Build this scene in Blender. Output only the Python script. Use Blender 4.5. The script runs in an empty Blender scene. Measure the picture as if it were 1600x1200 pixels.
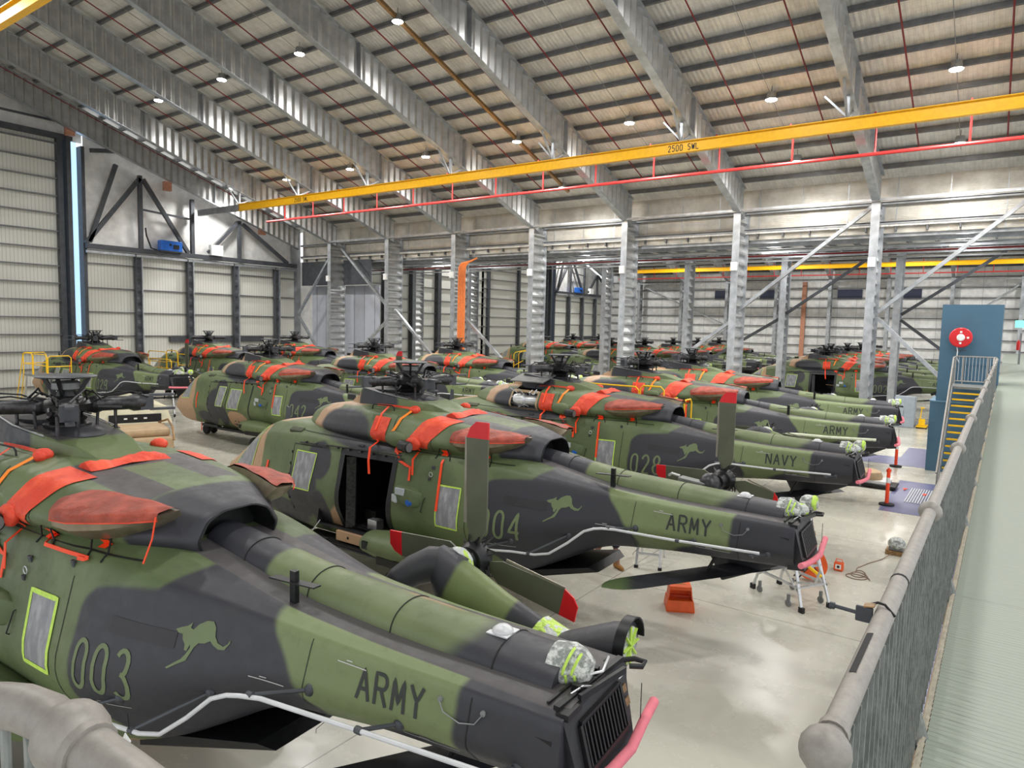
import bpy, bmesh, math, random
from mathutils import Vector, Matrix
from mathutils.bvhtree import BVHTree
from mathutils.geometry import tessellate_polygon
C = bpy.context.scene.collection
SC = bpy.context.scene
random.seed(7)
PI = math.pi
R = math.radians

# ---------------------------------------------------------------- camera
# world: X towards the right, Y along the walkway, Z up; the photographer stands at X=0, Y=0
CAM_Z = 5.1035
FPX, PITCH, ROLL, YAW = 1074.84, 0.0858066, 0.0239232, 0.6208819
def rfz(r, f, z):
    return Vector((r*math.cos(YAW)-f*math.sin(YAW), r*math.sin(YAW)+f*math.cos(YAW), z))
cr, sr, cp, sp = math.cos(ROLL), math.sin(ROLL), math.cos(PITCH), math.sin(PITCH)
right = rfz(cr, sr*sp, sr*cp)
fwd = rfz(0, cp, -sp)
up = right.cross(fwd)
camd = bpy.data.cameras.new('camera')
cam = bpy.data.objects.new('camera', camd)
C.objects.link(cam)
cam.matrix_world = Matrix(((right.x, up.x, -fwd.x, 0), (right.y, up.y, -fwd.y, 0), (right.z, up.z, -fwd.z, CAM_Z), (0, 0, 0, 1)))
camd.sensor_width = 36.0
camd.lens = FPX*36.0/1600.0
camd.clip_start = 0.05
camd.clip_end = 400
SC.camera = cam

# ---------------------------------------------------------------- light of the place
w = bpy.data.worlds.new('daylight')
SC.world = w
w.use_nodes = True
bg = w.node_tree.nodes['Background']
bg.inputs[0].default_value = (0.95, 0.97, 1.0, 1)
bg.inputs[1].default_value = 1.35
SC.view_settings.view_transform = 'Standard'
SC.view_settings.look = 'None'
SC.view_settings.gamma = 1.0
SC.view_settings.exposure = 0.05
SC.view_settings.use_curve_mapping = False
LAMP_W = 720.0

# ---------------------------------------------------------------- mesh helpers
class MB:
    def __init__(s):
        s.v = []; s.f = []
    def add(s, vs, fs):
        b = len(s.v)
        s.v += [tuple(p) for p in vs]
        s.f += [tuple(b+i for i in f) for f in fs]
        return s
    def box(s, c, d, rz=0.0, ry=0.0, rx=0.0):
        M = Matrix.Rotation(rz, 3, 'Z') @ Matrix.Rotation(ry, 3, 'Y') @ Matrix.Rotation(rx, 3, 'X')
        vs = []
        for x in (-.5, .5):
            for y in (-.5, .5):
                for z in (-.5, .5):
                    p = M @ Vector((x*d[0], y*d[1], z*d[2]))
                    vs.append((c[0]+p.x, c[1]+p.y, c[2]+p.z))
        return s.add(vs, [(0, 1, 3, 2), (4, 6, 7, 5), (0, 4, 5, 1), (2, 3, 7, 6), (0, 2, 6, 4), (1, 5, 7, 3)])
    def span(s, a, b):
        return s.box([(a[i]+b[i])/2 for i in range(3)], [abs(a[i]-b[i]) for i in range(3)])
    def bar(s, p, q, w, h, upv=(0, 0, 1)):
        p, q = Vector(p), Vector(q)
        d = (q-p).normalized()
        u = Vector(upv)
        if abs(d.dot(u)) > .97: u = Vector((1, 0, 0))
        a = d.cross(u).normalized(); b = a.cross(d).normalized()
        vs = []
        for e in (p, q):
            for i, j in ((-1, -1), (1, -1), (1, 1), (-1, 1)):
                vs.append(e+a*(i*w/2)+b*(j*h/2))
        return s.add(vs, [(3, 2, 1, 0), (4, 5, 6, 7), (0, 1, 5, 4), (1, 2, 6, 5), (2, 3, 7, 6), (3, 0, 4, 7)])
    def tube(s, pts, r, n=8, cap=True):
        pts = [Vector(p) for p in pts]
        rr = r if isinstance(r, (list, tuple)) else [r]*len(pts)
        rings = []; prev = None
        for i, p in enumerate(pts):
            d = (pts[min(i+1, len(pts)-1)]-pts[max(i-1, 0)]).normalized()
            if prev is None:
                u = Vector((0, 0, 1)) if abs(d.z) < .9 else Vector((1, 0, 0))
            else:
                u = prev
            a = d.cross(u).normalized(); b = a.cross(d).normalized(); prev = b
            rings.append([p+a*(rr[i]*math.cos(2*PI*k/n))+b*(rr[i]*math.sin(2*PI*k/n)) for k in range(n)])
        return s.rings(rings, cap)
    def rings(s, rings, cap=True, closed=True):
        n = len(rings[0]); b = len(s.v)
        for r in rings: s.v += [tuple(p) for p in r]
        m = n if closed else n-1
        for i in range(len(rings)-1):
            for k in range(m):
                k2 = (k+1) % n
                s.f.append((b+i*n+k, b+i*n+k2, b+(i+1)*n+k2, b+(i+1)*n+k))
        if cap:
            s.f.append(tuple(b+k for k in reversed(range(n))))
            s.f.append(tuple(b+(len(rings)-1)*n+k for k in range(n)))
        return s
    def cyl(s, p, q, r, n=16, r2=None):
        return s.tube([p, q], [r, r if r2 is None else r2], n)
    def lathe(s, prof, c=(0, 0, 0), n=20, axis='Z'):
        rings = []
        for r, h in prof:
            ring = []
            for k in range(n):
                a = 2*PI*k/n
                x, y = r*math.cos(a), r*math.sin(a)
                if axis == 'Z': q = (x, y, h)
                elif axis == 'X': q = (h, x, y)
                else: q = (y, h, x)
                ring.append((c[0]+q[0], c[1]+q[1], c[2]+q[2]))
            rings.append(ring)
        return s.rings(rings, True)
    def ball(s, c, r, n=14, sx=1, sy=1, sz=1):
        m = max(6, n//2); rings = []
        for i in range(m+1):
            t = PI*i/m; rad = max(1e-4, math.sin(t))
            rings.append([(c[0]+sx*r*rad*math.cos(2*PI*k/n), c[1]+sy*r*rad*math.sin(2*PI*k/n), c[2]-sz*r*math.cos(t)) for k in range(n)])
        return s.rings(rings, True)
    def prism(s, poly, off):
        """poly: 3D points in order, extruded by vector off"""
        n = len(poly); o = Vector(off)
        P = [Vector(p) for p in poly]; Q = [p+o for p in P]
        b = len(s.v); s.v += [tuple(p) for p in P+Q]
        tris = tessellate_polygon([P])
        for t in tris:
            s.f.append((b+t[0], b+t[1], b+t[2])); s.f.append((b+n+t[2], b+n+t[1], b+n+t[0]))
        for k in range(n):
            k2 = (k+1) % n
            s.f.append((b+k, b+k2, b+n+k2, b+n+k))
        return s
    def grid(s, fn, nu, nv):
        b = len(s.v)
        for j in range(nv+1):
            for i in range(nu+1): s.v.append(tuple(fn(i/nu, j/nv)))
        for j in range(nv):
            for i in range(nu):
                a = b+j*(nu+1)+i
                s.f.append((a, a+1, a+nu+2, a+nu+1))
        return s
    def build(s, name, mat, parent=None, smooth=False, bevel=0.0, **props):
        me = bpy.data.meshes.new(name)
        me.from_pydata(s.v, [], s.f)
        bm = bmesh.new(); bm.from_mesh(me)
        bmesh.ops.recalc_face_normals(bm, faces=bm.faces)
        bm.to_mesh(me); bm.free()
        mats = mat if isinstance(mat, (list, tuple)) else [mat]
        for m in mats: me.materials.append(m)
        if smooth:
            for p in me.polygons: p.use_smooth = True
            if smooth != 'all':
                try: me.set_sharp_from_angle(angle=R(38))
                except Exception: pass
        me.update()
        o = bpy.data.objects.new(name, me)
        C.objects.link(o)
        if parent is not None: o.parent = parent
        if bevel:
            md = o.modifiers.new('edge', 'BEVEL'); md.width = bevel; md.segments = 2; md.limit_method = 'ANGLE'; md.angle_limit = R(40)
        for k, v in props.items(): o[k] = v
        return o

def thing(name, label, cat, loc=(0, 0, 0), rz=0.0, group=None):
    o = bpy.data.objects.new(name, None)
    o.empty_display_size = .2
    C.objects.link(o)
    o.location = loc; o.rotation_euler = (0, 0, rz)
    o['label'] = label; o['category'] = cat
    if group: o['group'] = group
    return o
def struct(o):
    o['kind'] = 'structure'; return o
def copy_tree(o, parent=None, skip=()):
    c = o.copy(); C.objects.link(c); c.parent = parent
    for ch in list(o.children):
        if ch.get('_skip') in skip and ch.get('_skip') is not None: continue
        copy_tree(ch, c, skip)
    return c

# ---------------------------------------------------------------- materials
def lin(c):
    return tuple((x/12.92 if x <= .04045 else ((x+.055)/1.055)**2.4) for x in c)
def rgb(r, g, b): return lin((r/255., g/255., b/255.))
class NT:
    def __init__(s, name):
        s.m = bpy.data.materials.new(name); s.m.use_nodes = True
        s.t = s.m.node_tree; s.n = s.t.nodes; s.l = s.t.links
        s.b = s.n['Principled BSDF']
    def node(s, t, **kw):
        x = s.n.new(t)
        for k, v in kw.items(): setattr(x, k, v)
        return x
    def link(s, a, b): s.l.new(a, b)
    def math(s, op, a, b=None, clamp=False):
        x = s.node('ShaderNodeMath', operation=op); x.use_clamp = clamp
        for i, q in enumerate((a, b)):
            if q is None: continue
            if isinstance(q, (int, float)): x.inputs[i].default_value = q
            else: s.link(q, x.inputs[i])
        return x.outputs[0]
    def vmath(s, op, a, b=None):
        x = s.node('ShaderNodeVectorMath', operation=op)
        for i, q in enumerate((a, b)):
            if q is None: continue
            if isinstance(q, (tuple, list)): x.inputs[i].default_value = q
            else: s.link(q, x.inputs[i])
        return x
    def coords(s, kind='Object'):
        return s.node('ShaderNodeTexCoord').outputs[kind]
    def mapping(s, src, scale=(1, 1, 1), rot=(0, 0, 0)):
        x = s.node('ShaderNodeMapping'); s.link(src, x.inputs[0])
        x.inputs['Scale'].default_value = scale; x.inputs['Rotation'].default_value = rot
        return x.outputs[0]
    def noise(s, src, scale, detail=3, rough=.5, out='Fac'):
        x = s.node('ShaderNodeTexNoise'); s.link(src, x.inputs['Vector'])
        x.inputs['Scale'].default_value = scale; x.inputs['Detail'].default_value = detail; x.inputs['Roughness'].default_value = rough
        return x.outputs[out]
    def mix(s, f, a, b, mode='MIX'):
        x = s.node('ShaderNodeMix', data_type='RGBA', blend_type=mode)
        for sock, q in ((x.inputs[0], f), (x.inputs[6], a), (x.inputs[7], b)):
            if isinstance(q, (int, float)): sock.default_value = q
            elif isinstance(q, tuple): sock.default_value = (*q, 1) if len(q) == 3 else q
            else: s.link(q, sock)
        return x.outputs[2]
    def ramp(s, src, a, b, c0=0.0, c1=1.0):
        x = s.node('ShaderNodeMapRange'); s.link(src, x.inputs[0])
        x.inputs[1].default_value = a; x.inputs[2].default_value = b; x.inputs[3].default_value = c0; x.inputs[4].default_value = c1
        x.interpolation_type = 'SMOOTHSTEP'
        return x.outputs[0]
    def bump(s, h, strength=.3, dist=.02):
        x = s.node('ShaderNodeBump'); s.link(h, x.inputs['Height'])
        x.inputs['Strength'].default_value = strength; x.inputs['Distance'].default_value = dist
        s.link(x.outputs[0], s.b.inputs['Normal'])
    def set(s, color=None, rough=None, metal=None, **kw):
        if color is not None:
            if isinstance(color, tuple): s.b.inputs['Base Color'].default_value = (*color, 1)
            else: s.link(color, s.b.inputs['Base Color'])
        if rough is not None:
            if isinstance(rough, (int, float)): s.b.inputs['Roughness'].default_value = rough
            else: s.link(rough, s.b.inputs['Roughness'])
        if metal is not None: s.b.inputs['Metallic'].default_value = metal
        for k, v in kw.items(): s.b.inputs[k.replace('_', ' ')].default_value = v
        return s.m
def plain(name, col, rough=.5, metal=0.0, var=.12, scale=6.0, bump=0.0, **kw):
    t = NT(name); co = t.coords()
    n = t.noise(co, scale, 4)
    c = t.mix(t.ramp(n, .3, .7), tuple(x*(1-var) for x in col), tuple(min(1, x*(1+var)) for x in col))
    if bump: t.bump(t.noise(co, scale*8, 3), bump, .01)
    return t.set(c, rough, metal, **kw)
M = {}
def ripple_mat(name, col, metal, rough, wave, axis, col2=None, bumps=.4, dist=.03):
    pass
M['galv'] = plain('galvanised steel', rgb(176, 180, 184), .38, .75, .18, 2.5)
M['galv_dull'] = plain('dull galvanised steel', rgb(148, 150, 152), .5, .55, .15, 2.0)
M['purlin'] = plain('grey purlin steel', rgb(112, 113, 115), .5, .5, .15, 3)
M['dark_steel'] = plain('dark grey steel', rgb(74, 77, 82), .5, .4, .15, 3)
M['black'] = plain('black metal', rgb(30, 31, 33), .42, .3, .25, 14, .1)
M['gunmetal'] = plain('worn dark metal', rgb(66, 66, 68), .36, .6, .35, 18, .15)
M['rubber'] = plain('black rubber', rgb(26, 26, 27), .75, 0, .2, 8)
M['hub_grey'] = plain('wheel grey', rgb(120, 122, 122), .5, .3)
M['yellow'] = plain('yellow paint', rgb(235, 178, 12), .35, 0, .06)
M['stand_yellow'] = plain('stand yellow paint', rgb(250, 200, 10), .4, 0, .05)
M['red_pipe'] = plain('red pipe paint', rgb(200, 52, 50), .4, 0, .1)
M['dark_red'] = plain('dark red pipe', rgb(120, 22, 28), .45, 0, .1)
M['orange'] = plain('orange plastic', rgb(232, 92, 28), .42, 0, .08)
M['safety_orange'] = plain('fluorescent orange', rgb(255, 74, 24), .5, 0, .05)
M['white'] = plain('white paint', rgb(232, 233, 232), .45, 0, .04)
M['white_rod'] = plain('pale grey rod', rgb(206, 208, 210), .4, .1, .05)
M['alu'] = plain('aluminium', rgb(206, 208, 210), .35, .7, .08)
M['blue_box'] = plain('blue enamel', rgb(24, 96, 190), .4, 0, .1)
M['blue_wall'] = plain('slate blue wall paint', rgb(66, 100, 122), .6, 0, .05, 1.5)
M['pink'] = plain('pink foam', rgb(240, 132, 146), .8, 0, .06, 12)
M['lime'] = plain('lime masking tape', rgb(196, 232, 96), .6, 0, .08, 20)
M['tan'] = plain('sand paint', rgb(176, 150, 116), .6, 0, .1, 4)
M['tarp'] = plain('cream tarpaulin', rgb(202, 196, 168), .75, 0, .08, 3, .2)
M['skin'] = plain('skin', rgb(142, 98, 76), .5, 0, .08, 10)
M['navy_cloth'] = plain('navy cloth', rgb(30, 32, 48), .85, 0, .15, 12)
M['boot'] = plain('tan leather', rgb(160, 110, 50), .6, 0, .15, 12)
M['hair'] = plain('brown hair', rgb(50, 36, 26), .7, 0, .2, 40)
M['louvre'] = plain('dark blue louvre', rgb(52, 60, 92), .5, 0, .1)
M['tray_orange'] = plain('orange cable sheath', rgb(214, 118, 54), .55, 0, .1, 8)
M['copper'] = plain('copper brown', rgb(176, 124, 98), .5, .1)
M['red_tip'] = plain('red paint', rgb(214, 26, 34), .4, 0, .05)
M['glass_lens'] = plain('grey plastic lens', rgb(178, 186, 192), .3, 0, .05)
M['blade_green'] = plain('olive blade paint', rgb(88, 92, 74), .5, 0, .1, 3)
M['blade_edge'] = plain('worn blade edge', rgb(150, 144, 132), .4, .5, .1)
M['brown'] = plain('bronze fitting', rgb(150, 118, 80), .45, .5, .3, 30)
t = NT('orange nylon cover'); co = t.coords(); n = t.noise(co, 4, 3); n2 = t.noise(co, 26, 2)
M['cover'] = t.set(t.mix(t.ramp(n, .35, .65), rgb(214, 62, 36), rgb(238, 88, 54)), .6, 0)
t.bump(t.math('ADD', n, t.math('MULTIPLY', n2, .1)), .9, .06)
t = NT('faded rust cover'); co = t.coords(); n = t.noise(co, 5, 4); n2 = t.noise(co, 22, 3)
M['cover_dull'] = t.set(t.mix(t.ramp(n, .35, .65), rgb(140, 58, 40), rgb(172, 76, 56)), .6, 0)
t.bump(t.math('ADD', n, t.math('MULTIPLY', n2, .08)), .8, .06)
t = NT('plastic sheeting over glass'); co = t.coords(); n = t.noise(t.mapping(co, (2.2, 2.2, .7), (0, .25, 0)), 5, 4, .5)
M['wrap'] = t.set(t.mix(t.ramp(n, .35, .75), rgb(128, 130, 136), rgb(166, 168, 172)), .42, 0); t.bump(n, .6, .03)
t = NT('crumpled plastic wrap'); co = t.coords(); n = t.noise(co, 16, 4, .6)
M['wrap_white'] = t.set(t.mix(t.ramp(n, .4, .6), rgb(140, 145, 142), rgb(222, 225, 220)), .3, 0); t.bump(n, 1, .05)
t = NT('wrap with lime tape'); co = t.coords(); n = t.noise(co, 9, 1)
M['wrap_lime'] = t.set(t.mix(t.ramp(n, .49, .52), rgb(196, 228, 96), rgb(205, 210, 206)), .4, 0); t.bump(t.noise(co, 22, 3), 1, .04)
# foil
t = NT('foil insulation'); co = t.coords()
n = t.noise(co, 1.6, 4, .6); n2 = t.noise(t.mapping(co, (1, 1, 5)), 5, 4, .7)
M['foil'] = t.set(t.mix(t.ramp(n, .3, .7), rgb(214, 214, 212), rgb(236, 236, 233)), t.ramp(n2, .3, .7, .34, .52), .42)
t.bump(n2, .2, .03)
t = NT('warm foil insulation'); co = t.coords()
n = t.noise(co, 1.2, 4, .6); n2 = t.noise(t.mapping(co, (1, 1, 5)), 4, 4, .7)
M['foil_warm'] = t.set(t.mix(t.ramp(n, .3, .7), rgb(172, 167, 156), rgb(200, 196, 186)), t.ramp(n2, .3, .7, .36, .54), .4)
t.bump(n2, .35, .05)
t = NT('roof foil with wire mesh'); co = t.coords('Object')
sx = t.node('ShaderNodeSeparateXYZ'); t.link(co, sx.inputs[0])
def lines(t, s, period, width):
    f = t.math('FRACT', t.math('DIVIDE', s, period))
    return t.math('LESS_THAN', f, width)
g = t.math('MAXIMUM', lines(t, sx.outputs[0], .15, .07), lines(t, sx.outputs[1], .3, .035))
n = t.noise(t.mapping(co, (1, .35, 1)), 3.5, 4, .65)
base = t.mix(t.ramp(n, .3, .7), rgb(212, 209, 202), rgb(234, 231, 224))
M['roof'] = t.set(t.mix(t.math('MULTIPLY', g, .3), base, rgb(110, 110, 108)), .45, .3)
w1 = t.math('SINE', t.math('MULTIPLY', sx.outputs[0], 2*PI/.19))
t.bump(t.math('ADD', t.math('MULTIPLY', w1, .25), n), .4, .05)
# ribbed door sheet
t = NT('ribbed cream wall sheet'); co = t.coords('Object'); sx = t.node('ShaderNodeSeparateXYZ'); t.link(co, sx.inputs[0])
rib = t.math('FRACT', t.math('DIVIDE', sx.outputs[1], .2))
ribm = t.math('LESS_THAN', rib, .14)
n = t.noise(co, .5, 3)
M['sheet'] = t.set(t.mix(t.math('MULTIPLY', ribm, .45), t.mix(n, rgb(196, 196, 186), rgb(216, 216, 208)), rgb(120, 121, 118)), .55, .1)
t.bump(ribm, .5, .04)
t = NT('corrugated galvanised web'); co = t.coords('Object'); n = t.noise(co, 2.2, 4, .6)
M['web'] = t.set(t.mix(t.ramp(n, .3, .7), rgb(172, 173, 173), rgb(192, 193, 192)), .36, .7)
# floor
t = NT('sealed concrete floor'); co = t.coords('Object'); n = t.noise(co, .35, 5, .6); n2 = t.noise(co, 9, 4, .7); n3 = t.noise(co, 1.5, 4, .7)
base = t.mix(t.ramp(n, .3, .7), rgb(192, 189, 176), rgb(206, 203, 190))
base = t.mix(t.ramp(n3, .4, .8, 0, .2), base, rgb(170, 168, 158))
br = t.node('ShaderNodeTexBrick'); t.link(co, br.inputs['Vector'])
br.inputs['Scale'].default_value = 1; br.inputs['Brick Width'].default_value = 6.2; br.inputs['Row Height'].default_value = 6.2; br.inputs['Mortar Size'].default_value = .012; br.offset = 0
br.inputs['Color1'].default_value = (0, 0, 0, 1); br.inputs['Color2'].default_value = (0, 0, 0, 1); br.inputs['Mortar'].default_value = (1, 1, 1, 1)
base = t.mix(t.math('MULTIPLY', br.outputs['Color'], .6), base, rgb(90, 86, 80))
M['floor'] = t.set(base, t.ramp(t.math('ADD', t.math('MULTIPLY', n2, .2), n3), .4, 1.0, .22, .36), 0, Specular_IOR_Level=.35)
t = NT('purple grey floor paint'); co = t.coords('Object'); n = t.noise(co, 2, 4)
M['purple'] = t.set(t.mix(t.ramp(n, .3, .7), rgb(104, 106, 140), rgb(118, 120, 156)), .3, 0)
t = NT('pale green walkway grating'); co = t.coords('Object'); sx = t.node('ShaderNodeSeparateXYZ'); t.link(co, sx.inputs[0])
n = t.noise(t.mapping(co, (1.2, 9, 1)), 5, 4, .7)
gl = t.math('FRACT', t.math('DIVIDE', t.math('ADD', sx.outputs[1], t.math('MULTIPLY', t.noise(co, 3, 2), .02)), .04))
gm = t.math('LESS_THAN', gl, .22)
M['deck'] = t.set(t.mix(t.math('MULTIPLY', gm, t.ramp(n, .4, .7, .1, .5)), t.mix(n, rgb(142, 152, 140), rgb(162, 171, 158)), rgb(90, 97, 88)), .42, .1)
t.bump(gm, .4, .01)
t = NT('rail paint over galvanising'); co = t.coords('Object'); n = t.noise(co, 30, 5, .7); n2 = t.noise(co, 3, 3)
M['rail'] = t.set(t.mix(t.ramp(n, .3, .7), rgb(140, 135, 129), rgb(158, 153, 146)), .5, .2)
t = NT('galvanised baluster'); co = t.coords('Object'); n = t.noise(t.mapping(co, (1, 1, .25)), 60, 4, .7)
M['baluster'] = t.set(t.mix(t.ramp(n, .35, .65), rgb(116, 120, 118), rgb(150, 153, 150)), .45, .35)
t = NT('lamp glow'); t.b.inputs['Emission Color'].default_value = (1, .97, .92, 1); t.b.inputs['Emission Strength'].default_value = 60
M['glow'] = t.set((1, 1, 1), .5)
t = NT('daylit gap'); t.b.inputs['Emission Color'].default_value = (.4, .66, 1, 1); t.b.inputs['Emission Strength'].default_value = .9
M['sky_gap'] = t.set((.6, .8, 1), .5)
t = NT('green exit glow'); t.b.inputs['Emission Color'].default_value = (.2, .9, .7, 1); t.b.inputs['Emission Strength'].default_value = 1.0
M['exit'] = t.set((.2, .8, .6), .5)
M['foam_rod'] = plain('pale foam wrap', rgb(208, 214, 190), .7, 0, .1, 12, .2)
M['joint'] = plain('door dark', rgb(20, 20, 22), .7, 0)

# camouflage paints: soft-edged blobs of real colour, plus pale ones for painted light, given in the airframe's own coordinates
GREEN1, GREEN2 = rgb(86, 100, 66), rgb(100, 114, 76)
DARK, TAN = rgb(50, 51, 58), rgb(180, 147, 116)
def camo(name, dark=(), tan=(), pale=(), g1=GREEN1, g2=GREEN2, rough=.5, deck=(), polys=()):
    t = NT(name); co = t.coords('Object')
    nz = t.noise(co, .9, 3, .5, 'Color')
    off = t.vmath('SCALE', t.vmath('SUBTRACT', nz, (.5, .5, .5)).outputs[0]); off.inputs['Scale'].default_value = .26
    p = t.vmath('ADD', co, off.outputs[0]).outputs[0]
    def field(blobs, src):
        d = None
        for c, r, rot in blobs:
            q = t.vmath('SUBTRACT', src, tuple(c)).outputs[0]
            if rot:
                ro = t.node('ShaderNodeVectorRotate', rotation_type='Y_AXIS'); t.link(q, ro.inputs['Vector']); ro.inputs['Angle'].default_value = R(rot); q = ro.outputs[0]
            q = t.vmath('DIVIDE', q, tuple(r)).outputs[0]
            ln = t.vmath('LENGTH', q).outputs['Value']
            e = t.math('MULTIPLY', t.math('SUBTRACT', ln, 1.0), min(r))
            d = e if d is None else t.math('MINIMUM', d, e)
        return d
    def poly_field(ps, src, d):
        s = t.node('ShaderNodeSeparateXYZ'); t.link(src, s.inputs[0])
        for pl in ps:
            e = None; cx = sum(q[0] for q in pl)/len(pl); cz = sum(q[1] for q in pl)/len(pl)
            for a, b in zip(pl, pl[1:]+pl[:1]):
                nx, nz = b[1]-a[1], a[0]-b[0]; L = math.hypot(nx, nz); nx /= L; nz /= L
                if nx*(cx-a[0])+nz*(cz-a[1]) > 0: nx, nz = -nx, -nz
                k = t.math('SUBTRACT', t.math('ADD', t.math('MULTIPLY', s.outputs[0], nx), t.math('MULTIPLY', s.outputs[2], nz)), nx*a[0]+nz*a[1])
                if e is None: e = k
                else:
                    mx = t.node('ShaderNodeMath', operation='SMOOTH_MAX'); t.link(e, mx.inputs[0]); t.link(k, mx.inputs[1]); mx.inputs[2].default_value = .16; e = mx.outputs[0]
            d = e if d is None else t.math('MINIMUM', d, e)
        return d
    def box_field(blobs, src):
        d = None
        for c, h in blobs:
            q = t.vmath('ABSOLUTE', t.vmath('SUBTRACT', src, tuple(c)).outputs[0]).outputs[0]
            q = t.vmath('SUBTRACT', q, tuple(h)).outputs[0]
            s = t.node('ShaderNodeSeparateXYZ'); t.link(q, s.inputs[0])
            e = t.math('MAXIMUM', s.outputs[0], t.math('MAXIMUM', s.outputs[1], s.outputs[2]))
            d = e if d is None else t.math('MINIMUM', d, e)
        return d
    n = t.noise(co, .7, 2); n2 = t.noise(co, 7, 5, .7); n3 = t.noise(co, 160, 2)
    col = t.mix(t.ramp(n, .42, .58), g1, g2)
    if pale: col = t.mix(t.ramp(field(pale, p), .06, -.06), col, rgb(116, 130, 88))  # pale blobs put the light on the tail boom into the colour
    if tan: col = t.mix(t.ramp(field(tan, p), .025, -.025), col, TAN)
    if dark: col = t.mix(t.ramp(poly_field(polys, p, field(dark, p)), .035, -.035), col, DARK)
    if deck: col = t.mix(t.ramp(box_field(deck, co), .01, -.01), col, rgb(74, 71, 72))
    col = t.mix(t.ramp(n2, .5, .8, 0, .3), col, rgb(70, 70, 60))
    t.bump(t.math('ADD', n3, t.math('MULTIPLY', n2, .6)), .12, .006)
    return t.set(col, t.ramp(n2, .3, .7, rough-.06, rough+.1), 0)
# ---------------------------------------------------------------- the hangar
X0, PITCHX = -42.5, 6.22
COLX = [X0+PITCHX*i for i in range(8)]          # portal frames, left to right
SL = .335
def zb(y):                                     # underside of the rafters of the near hangar
    return 11.0+SL*(35-y) if y > 12 else 11.0+SL*23-SL*(12-y)
def zb2(y):
    return 11.0+SL*(y-44.2) if y < 67.6 else 11.0+SL*(91-y)
XL, XR = -47.6, 9.0

m = MB(); m.span((XL-8, -14, -.2), (XR+4, 95, 0))
fl = struct(m.build('floor', M['floor']))
m = MB(); m.span((XL, -12, -.1), (XL-.1, -11.9, 0))

def roof_half(name, ya, yb, zf, up):
    root = None
    mb = MB()
    za, zc = zf(ya)+1.78, zf(yb)+1.78
    mb.add([(XL-1, ya, za), (XR, ya, za), (XR, yb, zc), (XL-1, yb, zc), (XL-1, ya, za+.1), (XR, ya, za+.1), (XR, yb, zc+.1), (XL-1, yb, zc+.1)],
           [(0, 1, 2, 3), (7, 6, 5, 4), (0, 4, 5, 1), (1, 5, 6, 2), (2, 6, 7, 3), (3, 7, 4, 0)])
    o = struct(mb.build(name, M['roof']))
    y = ya+.5
    while y < yb-.2:
        z = zf(y)+1.66
        p = MB()
        p.box(((XL+XR)/2, y, z), (XR-XL, .07, .2))
        p.box(((XL+XR)/2, y-.05, z-.1), (XR-XL, .13, .015))
        p.build('purlin', M['purlin'], o)
        y += 1.2
    return o
roof_half('ceiling', 12, 36.6, zb, 1)
roof_half('ceiling', -12, 12, zb, 1)
roof_half('ceiling', 43, 67.6, zb2, 1)
roof_half('ceiling', 67.6, 92, zb2, 1)

def portal_rafter(x, pts, web_mat, label, group=None):
    """corrugated-web rafter following pts [(y,z of underside)], depth 1.5"""
    t = thing('roof_rafter', label, 'rafter', (x, 0, 0))
    D = 1.5
    for nm, dz in (('bottom_flange', 0.0), ('top_flange', D)):
        f = MB()
        for (y1, z1), (y2, z2) in zip(pts[:-1], pts[1:]):
            f.bar((0, y1, z1+dz+.01), (0, y2, z2+dz+.01), .34, .03)
        f.build(nm, M['galv'], t)
    wv = MB(); rings = []
    for (y1, z1), (y2, z2) in zip(pts[:-1], pts[1:]):
        L = math.hypot(y2-y1, z2-z1); n = int(L/.1)
        for i in range(n+1):
            a = i/n; s = i % 5
            off = (-.055, -.055, 0, .055, .055)[s] if s != 4 else .0
            off = (.055, .055, 0, -.055, -.055)[s]
            rings.append(((off, y1+(y2-y1)*a, z1+(z2-z1)*a+.02), (off, y1+(y2-y1)*a, z1+(z2-z1)*a+D)))
    for i in range(len(rings)-1):
        a, b = rings[i]; c, d = rings[i+1]
        wv.add([a, b, d, c], [(0, 1, 2, 3)])
    wv.build('corrugated_web', M['web'], t)
    # splice plates
    for y in (28.4, 21.2):
        for (y1, z1), (y2, z2) in zip(pts[:-1], pts[1:]):
            if min(y1, y2) < y < max(y1, y2):
                z = z1+(z2-z1)*(y-y1)/(y2-y1)
                b = MB(); b.box((0, y, z+D/2), (.36, .05, D)); b.build('splice_plate', M['galv_dull'], t)
    return t
def column(x, y, ht, label, depth=1.45, side=1, box=True, mat=None):
    t = thing('steel_column', label, 'column', (x, y, 0))
    for nm, yy in (('flange', 0), ('flange', side*depth)):
        f = MB(); f.box((0, yy, ht/2), (.36, .03, ht)); f.build(nm, M['galv'], t)
    wv = MB(); n = int(ht/.105); prev = None
    for i in range(n+1):
        z = ht*i/n; off = (.06, .06, 0, -.06, -.06)[i % 5]
        cur = ((off, 0, z), (off, side*depth, z))
        if prev: wv.add([prev[0], prev[1], cur[1], cur[0]], [(0, 1, 2, 3)])
        prev = cur
    wv.build('corrugated_web', M['web'], t)
    b = MB(); b.box((0, side*depth/2, .02), (.5, depth+.3, .04)); b.build('base_plate', M['galv_dull'], t)
    if box:
        b = MB(); b.box((-.02, -.1, 8.3), (.3, .16, .42)); b.build('junction_box', M['white'], t, bevel=.01)
    return t
ORD = ['first', 'second', 'third', 'fourth', 'fifth', 'sixth', 'seventh', 'eighth']
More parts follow.
